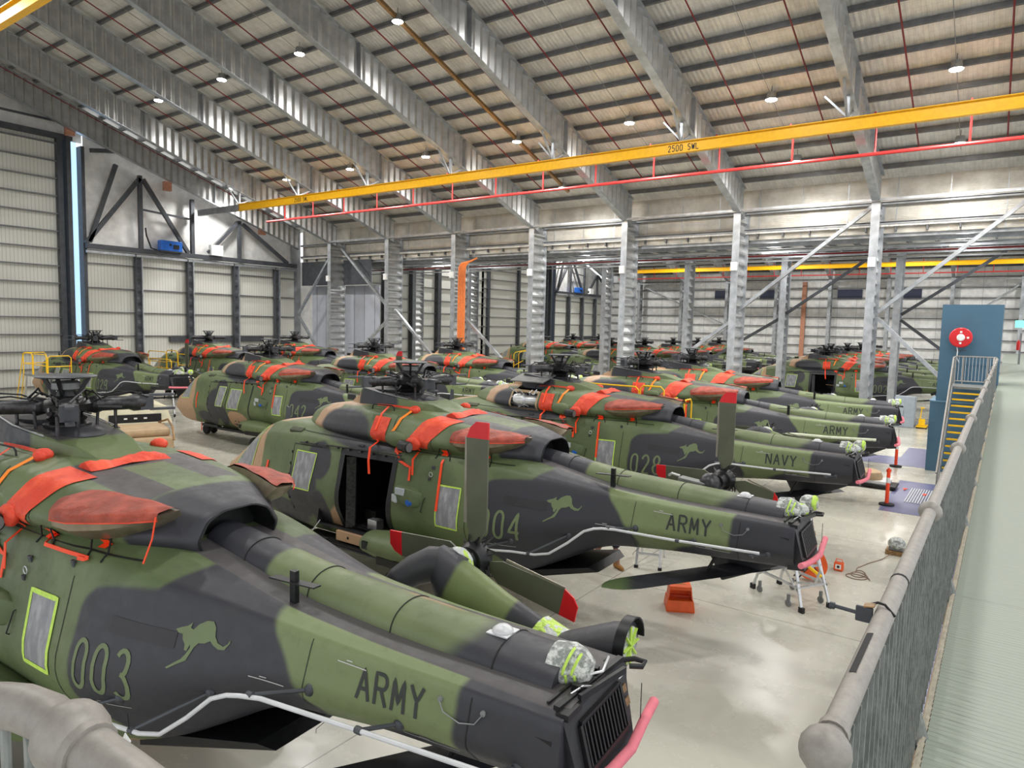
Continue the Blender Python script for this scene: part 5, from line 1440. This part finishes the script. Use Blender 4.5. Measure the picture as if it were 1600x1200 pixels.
    m.bar((7.78, .3, 2.44), (7.86, -.35, 2.4), .03, .05); m.tube([(7.74, -.5, 2.38), (7.84, -.6, 2.38), (7.93, -.62, 2.37), (7.93, -.55, 2.36), (7.84, -.5, 2.36)], .022, 8)
    for q in ((7.7, .57, 2.2), (7.72, .57, 2.08), (7.72, .2, 2.45), (7.7, -.1, 2.46)): m.box(q, (.09, .05, .06))
    m.box((7.62, .59, 2.14), (.2, .02, .2))
    part(m, 'fold_latch', M['black'], rf)
    m = HB(); m.tube([(7.68, .1, 2.44), (7.74, .05, 2.5), (7.78, -.1, 2.47), (7.76, -.25, 2.52), (7.7, -.3, 2.45)], .01, 5); m.tube([(7.7, .3, 2.44), (7.76, .2, 2.48), (7.78, .1, 2.44)], .008, 5); part(m, 'latch_cable', M['alu'], rf, True, 'tiny')
    m = HB(); m.box((7.83, -.42, 2.2), (.01, .08, .06), ry=-.24); part(m, 'yellow_placard', M['brown'], rf, False, 'tiny')
    m = HB(); m.box((7.86, -.43, 2.1), (.01, .08, .06), ry=-.24); part(m, 'yellow_placard', M['brown'], rf, False, 'tiny')
    m = HB(); m.box((7.8, -.4, 2.32), (.01, .07, .05), ry=-.24); part(m, 'white_placard', M['white'], rf, False, 'tiny')
    m = HB(); m.tube([(7.95, -.5, 1.95), (7.95, -.5, 2.25)], .004, 5); part(m, 'static_wick', M['black'], rf, True, 'tiny')
    m = HB(); m.tube([(7.9, .64, 1.9), (7.94, .42, 1.88), (7.97, .1, 1.86), (7.98, -.25, 1.84), (7.96, -.55, 1.9), (7.94, -.85, 1.93)], .042, 12); part(m, 'foam_guard', M['pink'], root)
    # ---- wheels and sponsons
    for sg in (1, -1):
        S = [(.35, .5, .2, .12), (.45, 1, .3, .2), (.8, 1, .36, .25), (1.3, 1, .37, .25), (1.8, 1, .33, .22), (2.3, .8, .2, .14)]
        rs = []
        for x, k, wy, wz in S: rs.append([(x, sg*(1.5+wy*math.cos(a)), .97+wz*math.sin(a)) for a in [2*PI*i/16 for i in range(16)]])
        so_ = part(loft(rs), 'sponson', MAT_GREEN, root)
        m = HB(); m.box((1.4, sg*1.58, .78), (.95, .5, .14)); part(m, 'wheel_well', M['black'], so_, False)
        m = HB(); m.box((.62, sg*1.82, 1.0), (.14, .04, .14)); m.box((.5, sg*1.72, .92), (.1, .03, .1)); part(m, 'sponson_vent', M['black'], so_, False, 'tiny')
        m = HB(); m.lathe([(.12, -.1), (.24, -.11), (.295, -.08), (.31, 0), (.295, .08), (.24, .11), (.12, .1)], c=(1.25, sg*1.6, .31), n=24, axis='Y')
        wo = part(m, 'main_wheel', M['rubber'], root)
        m = HB(); m.lathe([(.001, -.09), (.13, -.1), (.13, .1), (.001, .09)], c=(1.25, sg*1.6, .31), n=16, axis='Y'); part(m, 'wheel_hub', M['hub_grey'], wo)
        m = HB(); m.bar((1.25, sg*1.45, .31), (1.15, sg*1.45, .85), .1, .1); part(m, 'gear_leg', M['hub_grey'], root, False)
    for sg in (1, -1):
        m = HB(); m.lathe([(.1, -.07), (.19, -.075), (.22, -.05), (.225, 0), (.22, .05), (.19, .075), (.1, .07), (.001, .07)], c=(-4.1, sg*.17, .225), n=20, axis='Y'); part(m, 'nose_wheel', M['rubber'], root)
    m = HB(); m.cyl((-4.1, 0, .22), (-4.05, 0, .75), .05, 10); m.cyl((-4.1, -.12, .225), (-4.1, .12, .225), .04, 10); part(m, 'nose_gear_leg', M['hub_grey'], root)
    part(streamer([(-4.1, .3, .75), (-4.1, .4, .6), (-4.08, .42, .2)], .06), 'streamer', so, root, False)
    part(streamer([sp(-3.1, 2.0), sp(-3.12, 1.7), sp(-3.18, 1.35)], .06), 'streamer', so, root, False)
    # loading ramp, lowered
    m = HB(); m.add([(2.9, .75, .72), (2.9, -.75, .72), (4.6, -.6, 1.12), (4.6, .6, 1.12), (2.9, .75, .58), (2.9, -.75, .58), (4.75, -.5, 1.05), (4.75, .5, 1.05)],
                    [(0, 1, 2, 3), (4, 7, 6, 5), (0, 4, 5, 1), (1, 5, 6, 2), (2, 6, 7, 3), (3, 7, 4, 0)])
    part(m, 'loading_ramp', M['black'], root, False)
    # ---- folded tail on the starboard side
    d = tail_dx
    def W(x, p, z): return (x+d*min(1, max(0, (7.3-x)/1.3)), p, z)
    m = HB(); FN = [(7.45, -1.05, 1.85, .17, .28), (6.95, -1.07, 1.98, .15, .2), (6.65, -1.1, 2.06, .15, .2), (6.2, -1.18, 2.05, .2, .32), (5.75, -1.25, 2.1, .25, .42), (5.45, -1.3, 2.2, .24, .4), (5.25, -1.36, 2.36, .2, .28)]
    bare = number == '004'
    if bare: FN = [(7.3, -1.0, 1.7, .14, .2), (6.9, -1.07, 1.9, .13, .18), (6.6, -1.12, 1.98, .1, .14), (6.4, -1.16, 2.02, .08, .1)]
    rs = [[W(x, p+wy*math.cos(a), z+wz*math.sin(a)) for a in [2*PI*k/18 for k in range(18)]] for x, p, z, wy, wz in FN]
    fn = part(loft(rs), 'folded_tail_fin', MAT_FIN if not d else MAT_FIN, root)
    if number == '003':
        FBV = tri_bvh([rs]); m = HB()
        def fproj(x, z):
            h = FBV.ray_cast(Vector((x, 2, z)), Vector((0, -1, 0)))
            return (h[0]+Vector((0, .006, 0))) if h[0] is not None else Vector((x, -.95, z))
        lettering(m, '003', 5.62, 1.98, .09, .17, .13, .022, fproj); part(m, 'fin_number', M_LET, fn, False)
    m = HB(); m.tube([W(6.98, -1.06, 1.99), W(6.83, -1.08, 2.02), W(6.66, -1.1, 2.06)], [.215, .215, .22], 16); part(m, 'taped_joint', M['wrap_lime'], fn)
    if not bare:
        m = HB(); m.tube([W(5.55, -1.34, 2.4), W(5.35, -1.38, 2.42), W(5.15, -1.3, 2.42), W(5.0, -1.18, 2.35), W(4.9, -1.05, 2.26), W(4.86, -1.0, 2.2)], [.16, .2, .2, .17, .15, .13], 16); ho = part(m, 'gearbox_hood', MAT_DARKPNT, root, 'all')
        m = HB(); m.ball(W(5.42, -1.45, 2.44), .19, 16, sx=1, sy=.6, sz=1); part(m, 'hood_wrap', M['wrap_lime'], ho, 'all')
    else:
        rb = random.Random(9)
        m = HB(); m.box(W(5.02, -1.3, 2.34), (.5, .22, .2), ry=.1); part(m, 'gearbox_case', M['hub_grey'], root, False, bevel=.02)
        m = HB(); m.ball(W(5.3, -1.4, 2.36), .2, 14, sz=1.1); m2 = part(m, 'bare_gearbox', M['gunmetal'], root, 'all')
        m = HB(); m.lathe([(.0, -1.08), (.1, -1.09), (.12, -1.14), (.12, -1.3)], c=W(5.22, 0, 2.28), n=16, axis='Y'); part(m, 'gearbox_flange', M['black'], m2)
        for k in range(14):
            a = (rb.uniform(4.75, 5.6), rb.uniform(-1.5, -1.1), rb.uniform(2.05, 2.5)); m = HB()
            m.tube([W(*a), W(a[0]+rb.uniform(-.2, .2), a[1], a[2]+rb.uniform(-.15, .15)), W(a[0]+rb.uniform(-.3, .3), a[1]-.05, a[2]+rb.uniform(-.2, .1))], rb.uniform(.012, .025), 6)
            part(m, 'exposed_line', M[('black', 'gunmetal', 'alu')[k % 3]], m2)
    m = HB(); m.tube([W(5.4, -1.45, 2.42), W(5.41, -1.6, 2.42), W(5.42, -1.75, 2.41)], [.12, .15, .1], 14); m.lathe([(.0, -1.92), (.13, -1.9), (.2, -1.82), (.21, -1.72), (.17, -1.62), (.0, -1.6)], c=W(5.43, 0, 2.41), n=18, axis='Y')
    th = part(m, 'tail_rotor_hub', M['black'], root)
    rnd = random.Random(4); m = HB()
    for _ in range(22):
        a = rnd.uniform(0, 2*PI); c_, s_ = math.cos(a), math.sin(a)
        m.tube([W(5.43+.1*c_, -1.72, 2.41+.1*s_), W(5.43+.3*c_+.05*s_, -1.72+rnd.uniform(-.14, .08), 2.41+.3*s_), W(5.43+.15*math.cos(a+.8), -1.8, 2.41+.15*math.sin(a+.8))], .012, 6)
    part(m, 'hub_linkage', M['gunmetal'], th)
    def tblade(ang, L=1.32):
        c_, s_ = math.cos(R(ang)), math.sin(R(ang))
        def q(r, w__, t): return W(5.43+r*c_-w__*s_, -1.76+t, 2.41+r*s_+w__*c_)
        m = HB()
        m.rings([[q(r, w1, -.012), q(r, w2, -.008), q(r, w2, .008), q(r, w1, .012)] for r, w1, w2 in ((.2, -.05, .05), (.36, -.15, .12), (L-.0, -.15, .15))])
        bo = part(m, 'tail_rotor_blade', M['blade_green'], th, False)
        m = HB(); m.rings([[q(r, w1, -.013), q(r, w2, -.009), q(r, w2, .009), q(r, w1, .013)] for r, w1, w2 in ((L, -.15, .15), (L+.12, -.15, .1), (L+.19, -.15, .02))]); part(m, 'red_tip', M['red_tip'], bo, False)
        m = HB(); m.bar(q(.4, .155, 0), q(L, .155, 0), .014, .03); part(m, 'leading_edge', M['blade_edge'], bo, False, 'tiny')
    angs = [90, 182, -12, 272] if up_blade else [182, -12]
    for a in angs[:3] if up_blade else angs: tblade(a, {90: 1.4, 182: 1.1}.get(a, 1.16))
    # root of the folded section
    if number == '003':
        m = HB()
        rs = [[W(x, -1.0+wy*math.cos(a), z+wz*math.sin(a)) for a in [2*PI*k/16 for k in range(16)]] for x, wy, z, wz in ((6.95, .2, 2.05, .16), (7.0, .21, 2.06, .18), (7.45, .24, 2.24, .2), (7.62, .25, 2.28, .2))]
        rc = part(loft(rs), 'folded_shaft_cover', MAT_DARKPNT, root)
        m = HB(); m.lathe([(.001, 7.64), (.17, 7.64), (.17, 7.6)], c=W(0, -1.0, 2.28), n=20, axis='X'); part(m, 'wrapped_disc', M['wrap_white'], rc, False)
        m = HB(); m.rings([[(x, -1.0+rr*math.cos(a), 2.28+rr*math.sin(a)) for a in [PI*(-.15+1.15*k/14) for k in range(15)]] for x, rr in ((7.58, .255), (7.68, .26), (7.68, .245), (7.58, .245))], cap=False, closed=False); part(m, 'cover_hood', M['black'], rc)
        m = HB()
        for k in range(4):
            a = PI*k/4; m.bar(W(7.65, -1.0+.17*math.cos(a), 2.28+.17*math.sin(a)), W(7.65, -1.0-.17*math.cos(a), 2.28-.17*math.sin(a)), .03, .012)
        part(m, 'tape_spokes', M['lime'], rc, False)
    else:
        m = HB(); m.ball((7.7, -.1, 2.5), .11, 12, sx=1.2, sy=1, sz=.9); wb = part(m, 'wrapped_fitting', M['wrap_lime'], root, 'all')
        m = HB(); m.ball((7.74, -.48, 2.52), .14, 14, sx=1, sy=1, sz=1); wb = part(m, 'wrapped_fitting', M['wrap_white'], root, 'all')
        m = HB(); m.lathe([(.001, 7.86), (.09, 7.86), (.12, 7.83), (.12, 7.8)], c=(0, -.48, 2.54), n=16, axis='X'); part(m, 'lime_ring', M['lime'], wb)
        m = HB(); m.bar((7.7, -.2, 2.48), (7.72, -.4, 2.5), .06, .08); part(m, 'wrapped_link', M['wrap_white'], wb)
    m = HB(); m.add([(5.9, -.7, 1.9), (7.66, -.5, 1.95), (7.66, -.42, 1.62), (6.4, -.75, .92), (5.9, -1.1, 1.9), (7.66, -.9, 1.95), (7.66, -.8, 1.62), (6.4, -1.0, .92)],
                    [(0, 1, 2, 3), (4, 7, 6, 5), (0, 4, 5, 1), (1, 5, 6, 2), (2, 6, 7, 3), (3, 7, 4, 0)])
    part(m, 'folded_tail_keel', MAT_DARKPNT, root, False, bevel=.03)
    # stabiliser reaching back under the boom, with its strut
    def stab(t, c_, th_): # t 0 root .. 1 tip
        x = 7.2+(5.25-7.2)*t; p = -1.15+(1.35+1.15)*t; z = 1.3-.12*t
        return (x+c_*.5, p+c_*.25, z+th_)
    rs = []
    for t in [0, .1, .3, .5, .7, .85, .93, .97, 1.0]:
        k = 1 if t < .86 else (.8 if t < .95 else (.5 if t < .99 else .08))
        rs.append([stab(t, c_*k, h) for c_, h in ((-.45, 0), (-.2, .035*k), (.2, .03*k), (.45, 0), (.2, -.02*k), (-.2, -.025*k))])
    stb = part(loft(rs), 'stabiliser', MAT_STAB, root)
    m = HB(); m.tube([(6.35, .0, 1.2), (6.55, .0, 1.62)], .025, 8); part(m, 'stabiliser_strut', M['black'], root)
    return root
M_SCOOP = plain('bare exhaust metal', rgb(150, 138, 118), .38, .65, .15, 7, .1)
plain_orange = plain('amber webbing', rgb(255, 138, 30), .6, 0, .05)
plain_tan = plain('tan airframe paint', rgb(182, 148, 116), .55, 0, .06)
plain_olive = plain('dark olive block', rgb(62, 66, 44), .6, 0, .2, 14)
M['joint_soft'] = plain('overpainted block', rgb(46, 45, 49), .55, 0, .05)
MAT_STAB = camo('stabiliser paint', dark=[((6.6, .3, 1.2), (1.35, 2.2, .4), 0)], g1=rgb(86, 104, 64), g2=rgb(96, 114, 72))
# load marking on the crane beam
m = MB()
def bproj(x, z): return Vector((x, -.03, z))
lettering(m, '2500 SWL', -11.95, .1, .12, .24, .17, .035, bproj)
lettering(m, '2500 SWL', -36.6, .1, .12, .24, .17, .035, bproj)
m.build('load_marking', M['black'], cb)
# ---------------------------------------------------------------- placing the helicopters
def place(root, x, y, hd, label, group=None):
    root.location = (x, y, 0); root.rotation_euler = (0, 0, R(hd)); root['label'] = label; root['category'] = 'helicopter'
    if group: root['group'] = group
A = make_heli('closed', '003', 'ARMY'); place(A, -10.10, 3.95, 3.8, 'camouflaged army helicopter 003 filling the foreground with its tail folded and rotor blades removed')
Bh = make_heli('open', '004', 'ARMY', tail_dx=.62); place(Bh, -9.99, 10.33, .9, 'camouflaged army helicopter 004 with its side cabin door open, second from the front')
Ch = make_heli('closed', '028', 'NAVY', up_blade=False, engine_open=True); place(Ch, -10.31, 16.76, .9, 'camouflaged navy helicopter 028 with its engine bay uncovered, third from the front')
D = make_heli('closed', None, 'ARMY', up_blade=False, rod='foam_rod'); place(D, -10.32, 22.32, 5.7, 'army helicopter behind the navy one, pale foam wrapped around its side rod')
Fh = make_heli('closed', '042', 'ARMY'); place(Fh, -24.23, 16.93, 2.4, 'camouflaged helicopter 042 in the middle row with its nose and wheels in view')
Ih = make_heli('closed', '029', 'ARMY'); place(Ih, -38.68, 16.55, 2.3, 'camouflaged helicopter at the far left between yellow access stands')
Th = make_heli('open', '002', 'ARMY', up_blade=False); place(Th, -9.37, 47.66, 3.4, 'camouflaged helicopter 002 beyond the columns with its side door open')
plainh = make_heli('closed', None, 'ARMY', up_blade=False)
place(plainh, -10.84, 28.28, 6.4, 'fifth helicopter of the near row, farthest before the columns')
def cp(src, x, y, hd, label, tiny=True, group=None):
    o = copy_tree(src, None, () if tiny else ('tiny',)); place(o, x, y, hd, label, group); return o
cp(plainh, -25.33, 23.65, 2.8, 'middle-row helicopter directly behind 042')
cp(plainh, -25.17, 29.77, .1, 'middle-row helicopter farthest back, below the orange cable tray')
cp(plainh, -39.68, 23.45, 2.8, 'left-row helicopter just behind the one between yellow stands', False)
cp(plainh, -39.46, 29.57, 1.6, 'left-row helicopter nearest the pale panel wall', False)
names = ['first', 'second', 'third', 'fourth', 'fifth', 'sixth']
for r_, (x0, ys, hd, nm) in enumerate(((-10.3, (54.0, 60.3, 66.5, 72.8), 2, 'right-hand'), (-25.0, (48, 54.2, 60.4, 66.6, 72.8), 1, 'middle'), (-39.4, (60.4, 66.6, 72.8), 1, 'left-hand'))):
    for i, y in enumerate(ys):
        cp(plainh, x0, y, hd, '%s distant helicopter from the columns in the %s file of the farther bay' % (names[i], nm), False)
# ---------------------------------------------------------------- the person walking behind 004's tail boom
def skinned(name, joints, edges, mat, parent, sub=2, root=0):
    me = bpy.data.meshes.new(name); me.from_pydata([j[0] for j in joints], edges, [])
    o = bpy.data.objects.new(name, me); C.objects.link(o); o.parent = parent
    sk = o.modifiers.new('skin', 'SKIN'); sk.use_smooth_shade = True
    o.modifiers.new('sub', 'SUBSURF').levels = sub; o.modifiers['sub'].render_levels = sub
    for v, j in zip(me.skin_vertices[0].data if me.skin_vertices else [], joints): pass
    if not me.skin_vertices:
        bm = bmesh.new(); bm.from_mesh(me); bm.verts.layers.skin.verify(); bm.to_mesh(me); bm.free()
    for i, (v, j) in enumerate(zip(me.skin_vertices[0].data, joints)):
        r = j[1]; v.radius = r if isinstance(r, tuple) else (r, r); v.use_root = (i == root)
    me.materials.append(mat); return o
pr = bpy.data.objects.new('person', None); C.objects.link(pr); pr.location = (-6.62, 12.95, 0); pr.rotation_euler = (0, 0, R(-28))
pr['label'] = 'person in dark shorts and tan work boots walking behind the tail boom of 004'; pr['category'] = 'person'
# facing +x, mid stride; right leg forward
J = [((0, 0, .98), (.15, .12)), ((0, 0, 1.12), (.14, .1)), ((.02, 0, 1.3), (.16, .11)), ((.03, 0, 1.45), (.15, .09)), ((.04, 0, 1.54), .055), ((.06, 0, 1.6), .052),
     ((.02, .1, .93), .1), ((.14, .1, .52), .062), ((.1, .1, .42), .058), ((.2, .1, .28), .056), ((.22, .1, .1), .04), ((.34, .1, .05), .035),
     ((-.02, -.1, .93), .1), ((-.1, -.1, .52), .062), ((-.2, -.1, .36), .058), ((-.36, -.1, .2), .045), ((-.42, -.1, .1), .04), ((-.3, -.1, .05), .035),
     ((.02, .19, 1.44), .055), ((-.06, .24, 1.18), .042), ((.04, .25, .95), .032), ((.07, .25, .9), .028),
     ((.02, -.19, 1.44), .055), ((.1, -.24, 1.18), .042), ((.28, -.22, 1.02), .032), ((.33, -.22, 1.0), .028)]
Ed = [(0, 1), (1, 2), (2, 3), (3, 4), (4, 5), (0, 6), (6, 7), (7, 8), (8, 9), (9, 10), (10, 11), (0, 12), (12, 13), (13, 14), (14, 15), (15, 16), (16, 17), (3, 18), (18, 19), (19, 20), (20, 21), (3, 22), (22, 23), (23, 24), (24, 25)]
body = skinned('body', J, Ed, M['skin'], pr)
# head with a face
h = MB()
def head_pt(u, v):
    a = 2*PI*u; t = PI*v
    x, y, z = math.sin(t)*math.cos(a), math.sin(t)*math.sin(a), math.cos(t)
    r_ = 1.0
    if x > 0:
        r_ += .16*math.exp(-((y/.16)**2+((z+.08)/.22)**2))*(1 if x > 0 else 0)
        r_ -= .07*math.exp(-(((abs(y)-.32)/.14)**2+((z-.08)/.1)**2))
        r_ += .05*math.exp(-((y/.3)**2+((z+.42)/.08)**2))
    return (.085+.098*x*r_, .076*y*r_, 1.71+.12*z*(1.0 if z > 0 else 1.05))
h.grid(head_pt, 36, 26); h.build('head', M['skin'], pr, smooth='all')
for s in (-1, 1):
    MB().ball((.083, s*.077, 1.70), .028, 10, sx=.6, sy=.35, sz=1).build('ear', M['skin'], pr, smooth='all')
    MB().ball((.168, s*.028, 1.722), .011, 10).build('eye', M['white'], pr, smooth='all')
MB().box((.176, 0, 1.655), (.012, .045, .008)).build('mouth', M['copper'], pr)
h = MB()
h.grid(lambda u, v: (.078+.107*math.sin(.52*PI*v)*math.cos(2*PI*u)*(1 if math.cos(2*PI*u) < .2 else .9), .084*math.sin(.52*PI*v)*math.sin(2*PI*u), 1.722+.118*math.cos(.52*PI*v)), 28, 10)
h.build('hair', M['hair'], pr, smooth='all')
# clothes
TS = [((0, 0, .99), (.165, .13)), ((0, 0, 1.12), (.155, .115)), ((.02, 0, 1.3), (.175, .125)), ((.03, 0, 1.46), (.16, .1)), ((.02, .2, 1.44), .07), ((-.02, .23, 1.28), .06), ((.02, -.2, 1.44), .07), ((.06, -.23, 1.28), .06)]
skinned('shirt', TS, [(0, 1), (1, 2), (2, 3), (3, 4), (4, 5), (3, 6), (6, 7)], M['navy_cloth'], pr)
SH = [((0, 0, 1.0), (.17, .135)), ((0, 0, .9), (.16, .13)), ((.06, .1, .76), .115), ((.15, .1, .4), .1), ((-.05, -.1, .76), .115), ((-.15, -.1, .42), .1)]
skinned('shorts', SH, [(0, 1), (1, 2), (2, 3), (1, 4), (4, 5)], M['navy_cloth'], pr)
for (x, y, z, t) in ((.2, .1, .0, 0), (-.45, -.1, .03, .45)):
    b = MB()
    rs = []
    for (xx, zz, wy, wz) in ((-.07, .12, .045, .05), (-.08, .06, .05, .06), (0, .07, .052, .07), (.08, .055, .052, .052), (.16, .045, .05, .042), (.215, .035, .03, .028)):
        c_, s_ = math.cos(t), math.sin(t)
        rs.append([(x+(xx*c_+(zz+wz*math.sin(a))*s_), y+wy*math.cos(a), max(z+(-xx*s_*-1*-1 if 0 else -xx*s_)+(zz+wz*math.sin(a))*c_+ (.06 if t else 0), .0)) for a in [2*PI*k/14 for k in range(14)]])
    b.rings(rs); b.build('boot', M['boot'], pr, smooth=True)
    MB().tube([(x-.02-(.12*t), y, z+.1+(.1 if t else 0)), (x-.0-(.02*t), y, z+.27+(.05 if t else 0))], [.056, .06], 12).build('boot_shaft', M['boot'], pr, smooth=True)
# hands with fingers
for s, wx, wz, ang in ((1, .07, .9, -80), (-1, .33, 1.0, -20)):
    y0 = .25*s if s == 1 else -.22
    hb = MB(); c_, s_ = math.cos(R(ang)), math.sin(R(ang))
    def hp(a, b, d=0): return (wx+a*c_-d*s_, y0+b, wz+a*s_+d*c_)
    hb.tube([hp(0, 0), hp(.04, 0), hp(.085, 0)], [.024, .036, .034], 10)
    pm = hb.build('palm', M['skin'], pr, smooth='all')
    for i, L in enumerate((.07, .08, .075, .06)):
        f = MB(); b0 = (-.028+.019*i)
        f.tube([hp(.075, b0), hp(.075+L*.5, b0, -.008), hp(.07+L*.8, b0, -.025), hp(.07+L*.9, b0, -.045)], [.0095, .009, .0085, .006], 8); f.build('finger', M['skin'], pm, smooth='all')
    f = MB(); f.tube([hp(.02, -.02*s), hp(.05, -.05*s, -.01), hp(.08, -.058*s, -.02)], [.012, .011, .008], 8); f.build('thumb', M['skin'], pm, smooth='all')
